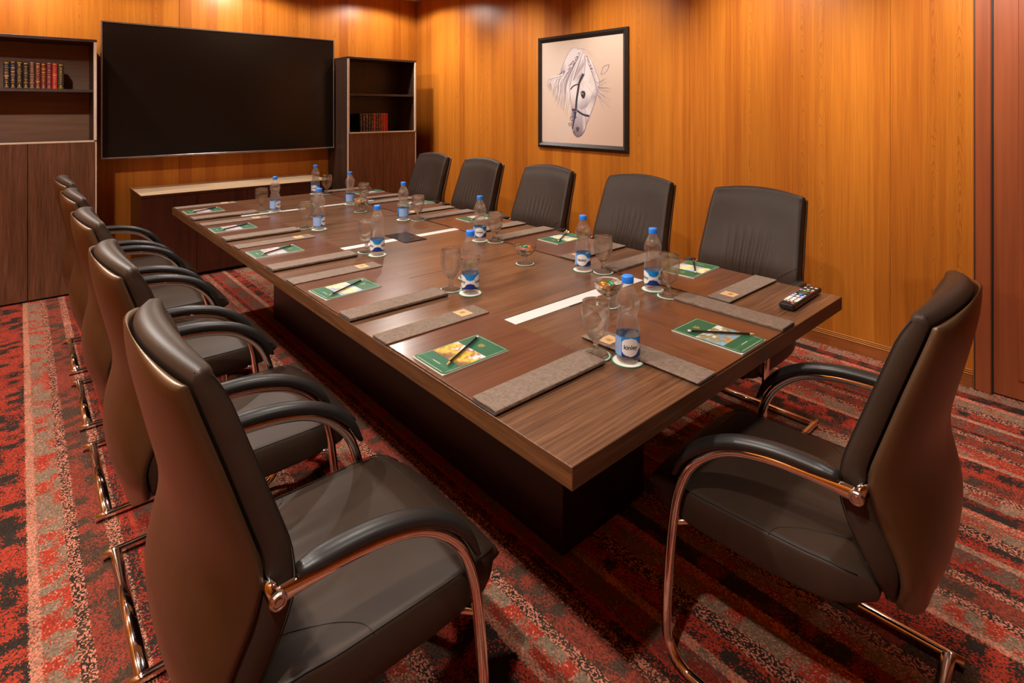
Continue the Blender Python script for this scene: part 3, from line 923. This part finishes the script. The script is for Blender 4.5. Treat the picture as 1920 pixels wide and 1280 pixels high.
pad_info = {'L1': ('autumn', .012, .012, 0, 'yellow autumn photo'), 'L2': ('beach', .016, .020, 3, 'blue and yellow photo'), 'L3': ('palace', .006, .042, 0, 'lilac photo'),
            'L4': ('palace', .004, .030, 0, 'lilac photo'), 'L5': ('palace', .010, .020, 0, 'lilac photo'), 'H': ('river', .004, -.026, 0, 'river photo'),
            'R1': ('beach', .004, -.025, 3, 'blue and yellow photo'), 'R2': ('beach', .004, -.030, 0, 'blue and yellow photo'), 'R3': ('beach', .004, -.030, -2, 'blue and yellow photo'),
            'R4': ('palace', .004, -.030, 2, 'lilac photo'), 'R5': ('palace', .004, -.030, 0, 'lilac photo')}
pen_info = {'L1': (1.023, 1.314, 207), 'H': (1.549, 0.916, -49), 'R1': (2.123, 1.236, 33)}
pen = pencil_build(); pfirst = True
for k, (x, y, a) in SET.items():
    ph, dx, dy, rot, desc = pad_info[k]
    ca, sa = math.cos(a), math.sin(a)
    loc = (x + dx * ca - dy * sa, y + dx * sa + dy * ca, TZ + .0050)
    lab = 'green notepad with %s at %s' % (desc, where(k))
    o = pads[ph] if ph not in used else copy_tree(pads[ph])
    used.add(ph)
    o.location = loc; o.rotation_euler = (0, 0, a + math.radians(rot)); tag(o, lab, 'notepad', 'green notepads on the blotters')
    if k in pen_info: px, py, pa = pen_info[k]; pa = math.radians(pa)
    else:
        lx, ly, la = .207, .035 + dy, 207
        if k[0] == 'R': lx, ly, la = .190, .040 + dy, 210
        px = x + lx * ca - ly * sa; py = y + lx * sa + ly * ca; pa = a + math.radians(la)
    lab = 'black pencil lying on the notepad of ' + where(k)
    o = pen if pfirst else copy_tree(pen)
    pfirst = False
    o.location = (px, py, TZ + .0112); o.rotation_euler = (0, 0, pa); tag(o, lab, 'pencil', 'black pencils on the notepads')

# ================================================================== BOTTLES, GLASSES, BOWLS, COASTERS
def text_mesh(s, size):
    cu = bpy.data.curves.new('t', 'FONT'); cu.body = s; cu.size = size; cu.align_x = 'CENTER'; cu.resolution_u = 3; cu.offset = size * .018
    ob = bpy.data.objects.new('t', cu); COL.objects.link(ob)
    dg = bpy.context.evaluated_depsgraph_get(); dg.update()
    me = bpy.data.meshes.new_from_object(ob.evaluated_get(dg))
    bpy.data.objects.remove(ob); bpy.data.curves.remove(cu)
    return me

LR, LZ0, LZ1 = .0340, .0215, .0760      # label radius, bottom, top
def label_colour(ang, f):
    """ang in degrees 0..360, f 0..1 up the label"""
    blue, navy, wht, info = (.010, .22, .62), (.010, .035, .20), (.80, .78, .76), (.20, .38, .78)
    ang %= 360
    if 200 <= ang < 318:
        if 205 < ang < 313 and .06 < f < .94:
            return (.55, .66, .88) if math.sin(ang * 3.1) * math.sin(f * 70) > .25 else info
        return (.03, .26, .66)
    d0 = min(abs(ang - 0), 360 - ang); d1 = abs(ang - 130)
    d = min(d0, d1)
    hw = .44 * (max(0.0, 1 - (d / 44.0) ** 2)) ** .5 if d < 38 else 0.0
    hw = max(hw, .09 + .16 * max(0, 1 - d / 66.0))
    if ang > 300 or 130 < ang < 200:
        hw = .44 * (max(0.0, 1 - (d / 50.0) ** 2)) ** .5
    if abs(f - .5) < hw: return wht
    return blue if f > .5 else navy

def bottle_build():
    t = thing('water_bottle')
    prof = [(.0005, .003), (.016, .0015), (.026, .001), (.0315, .006), (.0335, .016), (.0336, .020), (.0334, .076), (.0336, .090), (.0318, .104),
            (.0276, .118), (.0256, .127), (.0268, .136), (.0312, .147), (.0334, .158), (.0324, .169), (.0285, .181), (.0222, .194), (.0165, .205), (.0138, .211), (.0135, .219)]
    vs, fs = lathe_data(prof, 40)
    vs = [Vector(v) for v in vs]
    for v in vs:            # petal ridges near the foot
        if v.z < .021 and v.z > .0005:
            a = math.atan2(v.y, v.x); k = 1 - .06 * (.5 + .5 * math.cos(a * 7)) * max(0, (1 - abs(v.z - .008) / .013)); v.x *= k; v.y *= k
    body = obj('body', vs, fs, 'pet', t, smooth=True)
    wp = [(.0005, .004), (.025, .003), (.0305, .008), (.0325, .018), (.0324, .076), (.0326, .090), (.0308, .104), (.0266, .118), (.0246, .127),
          (.0258, .136), (.0302, .147), (.0323, .158), (.0313, .169), (.0275, .181), (.0240, .188), (.0005, .188)]
    vs, fs = lathe_data(wp, 36)
    obj('water', vs, fs, 'water', t, smooth=True)
    vs, fs = lathe_data([(.0160, .2155), (.0162, .2175), (.0162, .2320), (.0154, .2345), (.0130, .2355), (.0004, .2357)], 32)
    obj('cap', vs, fs, 'cap', t, smooth=True)
    vs, fs = lathe_data([(.0150, .2090), (.0158, .2105), (.0158, .2135), (.0140, .2140)], 24)
    obj('neck_ring', vs, fs, 'pet', t, smooth=True)
    # label
    nA, nZ = 144, 30
    vs, fs, cs = [], [], []
    for j in range(nZ + 1):
        for i in range(nA):
            a = 2 * PI * i / nA
            vs.append((LR * math.cos(a), LR * math.sin(a), LZ0 + (LZ1 - LZ0) * j / nZ)); cs.append(label_colour(math.degrees(a), j / nZ))
    for j in range(nZ):
        for i in range(nA):
            k = (i + 1) % nA
            fs.append([j * nA + i, j * nA + k, (j + 1) * nA + k, (j + 1) * nA + i])
    me = bpy.data.meshes.new('label'); me.from_pydata(vs, [], fs)
    ca = me.color_attributes.new('Col', 'FLOAT_COLOR', 'POINT')
    for i, c in enumerate(cs): ca.data[i].color = (*c, 1)
    me.polygons.foreach_set('use_smooth', [True] * len(me.polygons)); me.materials.append(M['label']); me.update()
    lb = link('label', me, t)
    for c0 in (0, 130):
        tm = text_mesh('kinley', .0165)
        for v in tm.vertices:
            a = math.radians(c0) + v.co.x / LR
            v.co = Vector(((LR + .0004) * math.cos(a), (LR + .0004) * math.sin(a), (LZ0 + LZ1) / 2 - .005 + v.co.y))
        tm.materials.clear(); tm.materials.append(M['ink'])
        link('lettering', tm, lb)
    return t

def glass_build():
    t = thing('water_goblet')
    out = [(.0005, .0035), (.010, .0045), (.024, .0030), (.0355, .0012), (.0372, .0022), (.0360, .0036), (.026, .0058), (.013, .0095), (.0078, .016), (.0066, .026),
           (.0074, .036), (.0105, .0425), (.0180, .050), (.0262, .060), (.0330, .073), (.0378, .088), (.0400, .104), (.0402, .118), (.0392, .135), (.0375, .1515),
           (.0369, .1522), (.0363, .1512), (.0380, .135), (.0390, .118), (.0388, .104), (.0366, .088), (.0318, .073), (.0250, .060), (.0165, .051), (.0005, .047)]
    vs, fs = lathe_data(out, 40)
    obj('goblet_glass', vs, fs, 'glass', t, smooth=True)
    vs, fs = lathe_data([(.0364, .1508), (.0377, .1508), (.0379, .1524), (.0368, .1530), (.0362, .1520), (.0364, .1508)], 40)
    obj('rim', vs, fs, 'glass', t, smooth=True)
    return t

def bowl_build():
    t = thing('dessert_bowl')
    out = [(.0005, .004), (.018, .003), (.034, .0012), (.0365, .0022), (.034, .0042), (.018, .009), (.010, .015), (.0085, .022), (.010, .029), (.0165, .034), (.028, .040),
           (.0395, .050), (.0475, .063), (.0520, .078), (.0532, .0840), (.0522, .0850), (.0512, .0835), (.0498, .078), (.0455, .064), (.0372, .052), (.026, .0435), (.0005, .0385)]
    vs, fs = lathe_data(out, 48)
    vs = [Vector(v) for v in vs]
    for v in vs:
        if v.z > .034:
            a = math.atan2(v.y, v.x); k = 1 + .022 * math.cos(a * 12) * min(1, (v.z - .034) / .02) * (1 if v.z < .08 else .3); v.x *= k; v.y *= k
    obj('bowl_glass', vs, fs, 'glass', t, smooth=True)
    return t

def coaster_build():
    t = thing('paper_coaster')
    vs, fs = lathe_data([(.0004, .0022), (.0425, .0022), (.0430, .0018), (.0430, .0004), (.0004, .0002)], 40)
    obj('board', vs, fs, 'coaster', t)
    vs, fs = lathe_data([(.0412, .00235), (.0446, .00235), (.0448, .0012), (.0446, .0003), (.0428, .0003)], 40)
    obj('printed_edge', vs, fs, 'coaster_rim', t)
    return t

def short(k):
    if k == 'H': return 'at the near short end'
    side = 'left' if k[0] == 'L' else 'right'
    return '%s on the table\'s %s side' % (['nearest', 'second', 'third', 'fourth', 'farthest'][int(k[1]) - 1], side)
BOT = {'L1': (1.262, .941), 'L2': (1.278, 1.681), 'L3': (1.279, 2.413), 'L4': (1.297, 3.144), 'L5': (1.300, 3.892),
       'H': (1.834, 1.249), 'R1': (1.828, 1.600), 'R2': (1.825, 2.316), 'R3': (1.805, 3.066), 'R4': (1.807, 3.821), 'R5': (1.813, 4.470)}
GLA = {'L1': (1.222, 1.022), 'L2': (1.248, 1.764), 'L3': (1.266, 2.498), 'L4': (1.253, 3.235), 'L5': (1.235, 3.964),
       'H': (1.812, 1.165), 'R1': (1.866, 1.520), 'R2': (1.868, 2.240), 'R3': (1.868, 2.995), 'R4': (1.885, 3.760), 'R5': (1.880, 4.400)}
# bearing (deg, in the label's own frame) that faces the camera
FACE = {'L1': -14, 'L2': 65, 'L3': 65, 'L4': 300, 'L5': 310, 'H': 62, 'R1': 8, 'R2': 4, 'R3': 255, 'R4': 262, 'R5': 10}
bot, gla, bow, coa = bottle_build(), glass_build(), bowl_build(), coaster_build()
cfirst = True
def put(proto, first, loc, rz, label, cat, group):
    o = proto if first else copy_tree(proto)
    o.location = loc; o.rotation_euler = (0, 0, rz); tag(o, label, cat, group)
    return o
for i, k in enumerate(BOT):
    x, y = BOT[k]
    camdir = math.atan2(-y, -x)
    lab = {'L1': 'clear water bottle with blue cap nearest the camera of all', 'H': 'clear water bottle with blue cap beside the near head-end blotter'}.get(k, 'clear water bottle with blue cap, %s' % short(k))
    put(bot, i == 0, (x, y, TZ + .0024), camdir - math.radians(FACE[k]), lab, 'bottle', 'water bottles on the table')
    put(coa, cfirst, (x, y, TZ + .0001), 0, 'white coaster under the water bottle %s' % short(k), 'coaster', 'paper coasters'); cfirst = False
for i, k in enumerate(GLA):
    x, y = GLA[k]
    put(gla, i == 0, (x, y, TZ + .0024), .3 * i, 'empty clear stemmed goblet, %s' % short(k), 'glass', 'water goblets on the table')
    put(coa, False, (x, y, TZ + .0001), 0, 'white coaster under the goblet %s' % short(k), 'coaster', 'paper coasters')
BOWLS = [(1.567, 1.253, 'nearest the camera beside the near white cable tray'), (1.705, 1.837, 'alone in the open middle of the table'), (1.387, 1.838, 'behind the second left bottle'),
         (1.730, 3.498, 'right of the middle towards the far end'), (1.425, 3.560, 'hidden behind the fourth left goblet')]

def sweet_build():
    t = thing('wrapped_sweet')
    v_, f_ = tube_data(catmull([(-.013, 0, 0), (-.009, 0, 0), (0, 0, 0), (.009, 0, 0), (.013, 0, 0)], 3), [.0035, .0045, .0058, .0066, .007, .0073, .0075, .0073, .007, .0066, .0058, .0045, .0035], 10, ry=None, up=Vector((0, 0, 1)))
    obj('wrapper', v_, f_, 'sweet_green', t, smooth=True)
    for s in (-1, 1):
        vs, fs = [], []
        for a in range(9):
            y = (a - 4) / 4; zz = .0028 * (1 if a % 2 else -1)
            vs += [(s * .0125, y * .0022, zz * .3), (s * .024, y * .0088, zz)]
        for a in range(8): fs.append([2 * a, 2 * a + 1, 2 * a + 3, 2 * a + 2])
        obj('twisted_end', vs, fs, 'sweet_green', t)
    return t
sw = {}
base_sw = None
for c in ('green', 'yellow', 'orange', 'red', 'gold', 'brown', 'black', 'pink'):
    if base_sw is None: base_sw = sweet_build(); sw[c] = (base_sw, False)
    else:
        o = copy_tree(base_sw)
        for ch in o.children:
            ch.data = ch.data.copy(); ch.data.materials.clear(); ch.data.materials.append(M['sweet_' + c])
        sw[c] = (o, False)
used_sw = {}
rs = random.Random(4)
PAL = [['green', 'yellow', 'orange', 'brown', 'gold', 'black', 'yellow'], ['green', 'gold', 'pink', 'orange', 'black', 'yellow', 'brown'],
       ['red', 'brown', 'yellow', 'black', 'gold', 'green'], ['yellow', 'orange', 'pink', 'green', 'black', 'gold'], ['yellow', 'green', 'black', 'gold', 'orange']]
for bi, (x, y, d) in enumerate(BOWLS):
    put(bow, bi == 0, (x, y, TZ + .0024), .2 * bi, 'small stemmed glass bowl of wrapped sweets, %s' % d, 'bowl', 'glass bowls of sweets')
    put(coa, False, (x, y, TZ + .0001), 0, 'white coaster under the glass sweet bowl %s' % d, 'coaster', 'paper coasters')
    cnt = {}
    pal = PAL[bi]
    for j, c in enumerate(pal):
        lower = j >= 4
        if lower:
            a = j * 2.1 + bi; rr, zz = .010, .0535
            if j == 5: a += 1.5
        else:
            a = j * PI / 2 + bi * .7; rr, zz = .021, .0700
        cnt[c] = cnt.get(c, 0) + 1
        names_ = {1: '', 2: 'deeper '}
        proto, u = sw[c]
        o = copy_tree(proto) if u else proto
        sw[c] = (proto, True)
        o.location = (x + rr * math.cos(a), y + rr * math.sin(a), TZ + .0024 + zz)
        o.rotation_euler = (rs.uniform(-.5, .5), rs.uniform(-.35, .35), a + PI / 2 + rs.uniform(-.4, .4))
        o.scale = (.92, .92, .92)
        tag(o, '%s%s wrapped sweet in bowl %s' % (names_.get(cnt[c], ''), c, d), 'sweet', 'wrapped sweets in the bowls')

# ================================================================== REMOTE
rm = thing('remote_control', (1.985, .812, TZ + .0002), math.radians(2.0), 'black television remote control with white keys at the near right table corner', 'remote control')
vs, fs = box_data(0, .285, -.026, .026, .003, .024, .008, 3)
obj('body', vs, fs, 'plastic', rm, smooth=False)
def key(x, y, w_, h_, mt):
    box('button', x - w_ / 2, x + w_ / 2, y - h_ / 2, y + h_ / 2, .0238, .0258, mt, rm, bev=.0006)
key(.022, -.015, .012, .009, 'btn_r')
for j, y in enumerate((.017, .0057, -.0057, -.017)): key(.037, y, .006, .008, ('btn_w', 'btn_w', 'btn_w', 'btn_g')[j])
for i in range(4):
    for y in (.0155, 0, -.0155): key(.051 + i * .0125, y, .0105, .0125, 'btn_w')
key(.112, .0155, .022, .012, 'btn_b'); key(.112, 0, .016, .012, 'btn_w'); key(.112, -.0155, .022, .012, 'btn_b')
key(.135, .016, .006, .008, 'btn_w'); key(.137, 0, .010, .012, 'btn_bl'); key(.135, -.016, .006, .008, 'btn_w')
v_, f_ = lathe_data([(.0005, .0262), (.014, .0262), (.0165, .0255), (.0165, .0235)], 24)
dp = obj('navigation_ring', v_, f_, 'btn_k', rm, smooth=True); dp.location = (.165, 0, 0)
key(.165, 0, .007, .007, 'btn_w')
for j, y in enumerate((.018, .006, -.006, -.018)): key(.196, y, .008, .010, ('btn_b', 'btn_y', 'btn_g', 'btn_r')[j])
for i in range(3):
    for y in (.016, 0, -.016): key(.216 + i * .018, y, .006, .010, 'btn_k' if (i + int(y > 0)) % 2 else 'btn_w')

# ================================================================== BOOKS
def book(x0, wdt, h, depth, y0, z0, col, gilt, label, grp, style):
    m = M.get('book_' + col)
    if m is None:
        cc_ = {'navy': (.012, .016, .035), 'black': (.012, .010, .010), 'olive': (.030, .034, .012), 'maroon': (.16, .022, .018), 'brown': (.12, .045, .028),
               'red': (.50, .028, .025), 'green': (.014, .030, .016), 'scarlet': (.75, .035, .035), 'wine': (.20, .020, .030)}[col]
        m = M['book_' + col] = leather('book_binding_' + col, cc_, .40)
    t = thing('book', (x0 + wdt / 2, y0, z0 + .0002), 0, label, 'book', grp)
    hw = wdt / 2 - .0008
    # spine curved in plan, with boards
    pts = [(hw * math.sin(a), -.007 * math.cos(a) + .007) for a in np.linspace(-PI / 2, PI / 2, 9)]
    prof = pts + [(hw, depth), (-hw, depth)]
    n = len(prof)
    vs = [(x, y, 0) for x, y in prof] + [(x, y, h) for x, y in prof]
    fs = [[i, (i + 1) % n, n + (i + 1) % n, n + i] for i in range(n)] + [list(range(n))[::-1], list(range(n, 2 * n))]
    bd = obj('binding', vs, fs, m, t)
    box('page_block', -hw + .003, hw - .003, .012, depth - .004, h - .002, h + .0006, 'paper', t)
    rb = random.Random(style)
    def band(z, wz, k=.88):
        ps = [(hw * k * math.sin(a), -.0075 * math.cos(a) + .0066) for a in np.linspace(-PI / 2 * .9, PI / 2 * .9, 7)]
        v_ = [(x, y, z - wz / 2) for x, y in ps] + [(x, y, z + wz / 2) for x, y in ps]
        return v_, [[i, i + 1, 8 + i, 7 + i] for i in range(6)]
    parts = [band(.010, .004), band(h - .008, .006)]
    zz = .045
    while zz < h - .02:
        parts.append(band(zz, rb.choice((.0025, .004, .007)), rb.uniform(.5, .92))); zz += rb.uniform(.009, .017)
    parts.append(band(.022, .012, .42)); parts.append(band(.030, .004, .28))
    v_, f_ = join(parts)
    obj('gilt_tooling', v_, f_, gilt, bd)
    return t
M['gilt'] = plain('gilt_lettering', (.78, .48, .08), .35, .3)
M['gilt_pale'] = plain('pale_gilt_lettering', (.60, .38, .24), .4, .2)
M['gilt_red'] = plain('red_gilt_lettering', (.62, .14, .06), .4, .2)
x = 0.222
ordn = ['rightmost', 'second from the right', 'third from the right', 'fourth from the right', 'fifth from the right', 'sixth from the right', 'seventh from the right', 'eighth from the right', 'ninth from the right', 'tenth from the right', 'eleventh from the right', 'twelfth from the right']
LB = [('olive', 'gilt', .039), ('red', 'gilt', .034), ('wine', 'gilt_pale', .033), ('maroon', 'gilt', .033), ('maroon', 'gilt', .033), ('brown', 'gilt_pale', .034), ('black', 'gilt', .036), ('black', 'gilt', .038), ('navy', 'gilt', .034), ('navy', 'gilt', .037)]
x = .262
for i, (c, g, wd) in enumerate(LB):
    x -= wd
    book(x, wd, .200 + .004 * ((i * 7) % 3 - 1), .145, 5.56, 1.598, c, g, 'gilt-tooled %s leather book, %s on the left bookcase shelf' % (c, ordn[i]), 'old books in the left bookcase', i + 1)
x = 3.135
RB = [('scarlet', 'gilt_red', .029), ('scarlet', 'gilt_pale', .030), ('red', 'gilt_pale', .030), ('maroon', 'gilt', .030), ('green', 'gilt_pale', .031), ('red', 'gilt_pale', .031), ('navy', 'gilt_pale', .030), ('black', 'gilt_pale', .030), ('navy', 'gilt_pale', .034), ('navy', 'gilt_pale', .036), ('black', 'gilt_pale', .036)]
for i, (c, g, wd) in enumerate(RB):
    x -= wd
    book(x, wd, .204, .140, 5.66, 1.188, c, g, 'small %s leather book, %s in the right bookcase' % (c, ordn[i]), 'old books in the right bookcase', i + 31)

# ================================================================== PICTURE
pic = thing('framed_picture', (XR - .004, 3.281, 1.600), -PI / 2, 'black framed picture of a white horse\'s head on the right wall', 'picture')
# local: x to the viewer's right (room -Y), y into the wall ... front at -y, z up
PW, PH, fb, fd = .524, .5155, .052, .032
for s, horiz in ((1, True), (-1, True), (1, False), (-1, False)):
    if horiz:
        o_, i_ = s * PH, s * (PH - fb)
        vs = [(-PW, 0, o_), (PW, 0, o_), (PW, -fd * .45, o_), (-PW, -fd * .45, o_), (-PW + fb * .45, -fd, s * (PH - fb * .45)), (PW - fb * .45, -fd, s * (PH - fb * .45)),
              (-PW + fb, -.012, i_), (PW - fb, -.012, i_), (-PW + fb, 0, i_), (PW - fb, 0, i_)]
    else:
        o_, i_ = s * PW, s * (PW - fb)
        vs = [(o_, 0, -PH), (o_, 0, PH), (o_, -fd * .45, PH), (o_, -fd * .45, -PH), (s * (PW - fb * .45), -fd, -PH + fb * .45), (s * (PW - fb * .45), -fd, PH - fb * .45),
              (i_, -.012, -PH + fb), (i_, -.012, PH - fb), (i_, 0, -PH + fb), (i_, 0, PH - fb)]
    fs = [[0, 1, 2, 3], [3, 2, 5, 4], [4, 5, 7, 6], [6, 7, 9, 8], [8, 9, 1, 0], [0, 3, 4, 6, 8], [1, 9, 7, 5, 2]]
    obj('frame_bar', vs, fs, 'frame', pic)
CW, CHh = PW - fb, PH - fb
def uv(px, py):      # crop pixel of the studied print to local x, z
    u = (px - 176) / 712.0
    top, bot_ = 238 - 83 * u, 1118 + 47 * u
    v = (bot_ - py) / (bot_ - top)
    return -CW + 2 * CW * u, -CHh + 2 * CHh * v
bgp = []
nb = 10
def bg(u, v): 
    a = .64 - .05 * u; return (a + .02 * (1 - v), .515 - .07 * u - .05 * (1 - v), .425 - .08 * u - .05 * (1 - v))
for i in range(nb):
    for j in range(nb):
        c = [(i, j), (i + 1, j), (i + 1, j + 1), (i, j + 1)]
        bgp.append(([(-CW + 2 * CW * a / nb, -.010, -CHh + 2 * CHh * b_ / nb) for a, b_ in c], [bg(a / nb, b_ / nb) for a, b_ in c]))
cv = cmesh('canvas', bgp, 'canvas', pic)
layer = [0]
def P3(p):
    x_, z_ = uv(p[0], p[1]); return (x_, -.0102 - layer[0] * .00012, z_)
def area(name, pts, cols, centre=None, ccol=None):
    layer[0] += 1
    P = catmull([(p[0], p[1], 0) for p in pts + [pts[0]]], 4)[:-1]
    n = len(P); k = n // len(pts)
    cl = []
    for i in range(n):
        a = cols[(i // k) % len(pts)] if isinstance(cols[0], (tuple, list)) else cols
        b_ = cols[((i // k) + 1) % len(pts)] if isinstance(cols[0], (tuple, list)) else cols
        f = (i % k) / k
        cl.append(tuple(p * (1 - f) + q * f for p, q in zip(a, b_)))
    if centre is None: centre = (sum(p.x for p in P) / n, sum(p.y for p in P) / n)
    polys = []
    for i in range(n):
        j = (i + 1) % n
        polys.append(([P3(centre), P3((P[i].x, P[i].y)), P3((P[j].x, P[j].y))], [ccol, cl[i], cl[j]]))
    return cmesh(name, polys, 'canvas', cv)
def ribbons(name, strokes, parent=None):
    layer[0] += 1
    polys = []
    for pts, w0, w1, c0, c1 in strokes:
        P = catmull([(p[0], p[1], 0) for p in pts], 5)
        n = len(P); L, Rr, C = [], [], []
        for i, p in enumerate(P):
            t_ = (P[min(i + 1, n - 1)] - P[max(i - 1, 0)]); t_.normalize()
            f = i / (n - 1); hw = (w0 * (1 - f) + w1 * f) / 2
            L.append((p.x - t_.y * hw, p.y + t_.x * hw)); Rr.append((p.x + t_.y * hw, p.y - t_.x * hw)); C.append(tuple(a * (1 - f) + b_ * f for a, b_ in zip(c0, c1)))
        layer[0] += .02
        for i in range(n - 1):
            polys.append(([P3(L[i]), P3(Rr[i]), P3(Rr[i + 1]), P3(L[i + 1])], [C[i], C[i], C[i + 1], C[i + 1]]))
    return cmesh(name, polys, 'canvas', parent or cv)
cr_, li, li2, wh = (.60, .49, .45), (.34, .26, .31), (.17, .12, .16), (.69, .61, .60)
BGc = (.63, .46, .36)
area('horse_chest', [(330, 860), (430, 880), (455, 1000), (430, 1118), (300, 1112), (260, 1000)], [BGc, BGc, BGc, BGc, BGc, BGc], (420, 1010), (.60, .46, .40))
area('horse_neck', [(575, 345), (520, 272), (455, 290), (400, 380), (360, 480), (345, 600), (370, 720), (410, 850), (455, 900), (462, 800), (445, 660), (500, 540), (570, 430)],
     [wh, wh, wh, wh, li, cr_, cr_, BGc, BGc, li2, li2, li, li], (440, 520), (.58, .49, .50))
rs = random.Random(11)
st_ = []
for i in range(110):
    f = i / 109
    x0_, y0_ = 560 - 190 * f + rs.uniform(-12, 12), 295 + 240 * f + rs.uniform(-14, 14)
    x1_, y1_ = 455 - 225 * f ** .8 + rs.uniform(-22, 22), 900 - 290 * f + rs.uniform(-25, 25)
    xm, ym = (x0_ * .6 + x1_ * .4) - 62 + 20 * (1 - f), (y0_ + y1_) / 2 - 15
    c = rs.choice((wh, wh, wh, cr_, li, li2, li2, (.36, .27, .30)))
    st_.append(([(x0_, y0_), (xm, ym), ((xm + x1_) / 2 + 4, (ym + y1_) / 2 + 12), (x1_, y1_)], rs.uniform(6, 12), 1.2, c, tuple(.7 * a + .3 * b_ for a, b_ in zip(c, BGc))))
ribbons('horse_mane', st_)
area('horse_head', [(578, 350), (630, 395), (668, 480), (700, 590), (676, 715), (652, 800), (618, 895), (592, 960), (576, 1022), (546, 1066), (512, 1083), (480, 1056), (463, 1000), (464, 900), (468, 838), (452, 750), (443, 650), (470, 580), (530, 520), (572, 440)],
     [wh, wh, cr_, wh, li, cr_, wh, li, cr_, li2, li2, li2, li, li2, li, cr_, wh, wh, li, wh], (560, 740), (.66, .58, .57))
area('horse_cheek', [(520, 560), (620, 600), (640, 700), (600, 800), (540, 830), (515, 740)], [cr_, wh, wh, li, li, wh], (570, 680), (.70, .62, .61))
st_ = []
for i in range(34):
    f = i / 33
    x0_, y0_ = 585 + 50 * f + rs.uniform(-8, 8), 350 + 130 * f
    x1_, y1_ = 720 + 80 * rs.random(), 560 + 280 * f + rs.uniform(-20, 20)
    c = rs.choice((wh, wh, li, li2, (.34, .22, .20)))
    st_.append(([(x0_, y0_), (640 + 22 * f, 470 + 110 * f), (680 + 10 * f, 590 + 120 * f), (x1_, y1_)], rs.uniform(6, 11), 1.2, c, tuple(.75 * a + .25 * b_ for a, b_ in zip(c, BGc))))
for i in range(10):
    st_.append(([(530 + rs.uniform(-40, 40), 285 + rs.uniform(-8, 10)), (600 + rs.uniform(-20, 20), 310), (650, 350 + rs.uniform(-10, 20))], 6, 1, rs.choice((wh, li, cr_)), BGc))
ribbons('horse_forelock', st_)
ribbons('horse_outline', [([(640, 405), (668, 480), (700, 590), (676, 715), (652, 800), (618, 895), (592, 960), (576, 1022), (546, 1066), (512, 1083)], 4, 4, li, li2), ([(443, 650), (452, 750), (468, 838), (464, 900), (463, 1000)], 4, 4, li, li2),
        ([(520, 272), (455, 290), (400, 380), (362, 480), (352, 540)], 4, 3, li, li), ([(640, 700), (600, 800), (560, 850)], 5, 2, li, cr_), ([(530, 560), (560, 620), (548, 660)], 4, 2, li, cr_), ([(600, 620), (640, 690), (630, 760)], 4, 2, cr_, li)])
ribbons('horse_ear', [([(712, 522), (728, 462), (752, 438), (780, 432)], 5, 3, li, li2), ([(780, 432), (770, 470), (745, 505), (712, 522)], 4, 3, li2, li), ([(725, 505), (740, 465), (765, 445)], 9, 4, cr_, wh)])
ribbons('horse_ear', [([(575, 350), (582, 400), (580, 450), (572, 520)], 5, 3, li2, li), ([(590, 365), (605, 410), (628, 460)], 8, 4, wh, li)])
bk, bk2 = (.018, .014, .022), (.035, .028, .045)
br = ribbons('bridle', [([(566, 512), (545, 555), (528, 592)], 24, 18, bk2, bk), ([(528, 592), (518, 660), (506, 740), (498, 840)], 18, 17, bk, bk2), ([(449, 654), (470, 626), (500, 610), (530, 606)], 11, 11, bk2, bk),
          ([(464, 835), (500, 836)], 18, 18, bk, bk2), ([(508, 840), (545, 868), (580, 884), (615, 892)], 16, 18, bk2, bk), ([(484, 848), (490, 890), (480, 940), (468, 1010)], 22, 8, (.06, .05, .12), bk), ([(500, 850), (494, 905), (508, 900)], 10, 5, bk, bk2)])
ring = lambda x_, y_, r_: [(x_ + r_ * math.cos(a), y_ + r_ * math.sin(a)) for a in np.linspace(0, 2 * PI, 13)]
ribbons('bit_ring', [(ring(466, 914, 19), 4, 4, bk, bk2), (ring(446, 965, 12), 4, 4, bk2, bk)], br)
area('horse_eye', [(541, 690), (556, 668), (580, 678), (582, 705), (568, 735), (550, 722)], (.030, .024, .022), None, (.012, .010, .010))
ribbons('horse_eye', [([(548, 690), (558, 688), (566, 700)], 6, 3, (.6, .52, .40), (.5, .4, .3)), ([(538, 684), (556, 664), (584, 674)], 4, 3, li2, li2)])
area('horse_nostril', [(498, 1000), (512, 985), (530, 1000), (522, 1030), (505, 1035)], (.16, .10, .10), None, (.03, .02, .02))
ribbons('horse_mouth', [([(478, 1030), (495, 1058), (520, 1062), (550, 1050), (572, 1020)], 14, 3, (.10, .07, .06), (.4, .3, .28)), ([(632, 462), (634, 470)], 18, 18, bk, bk)])
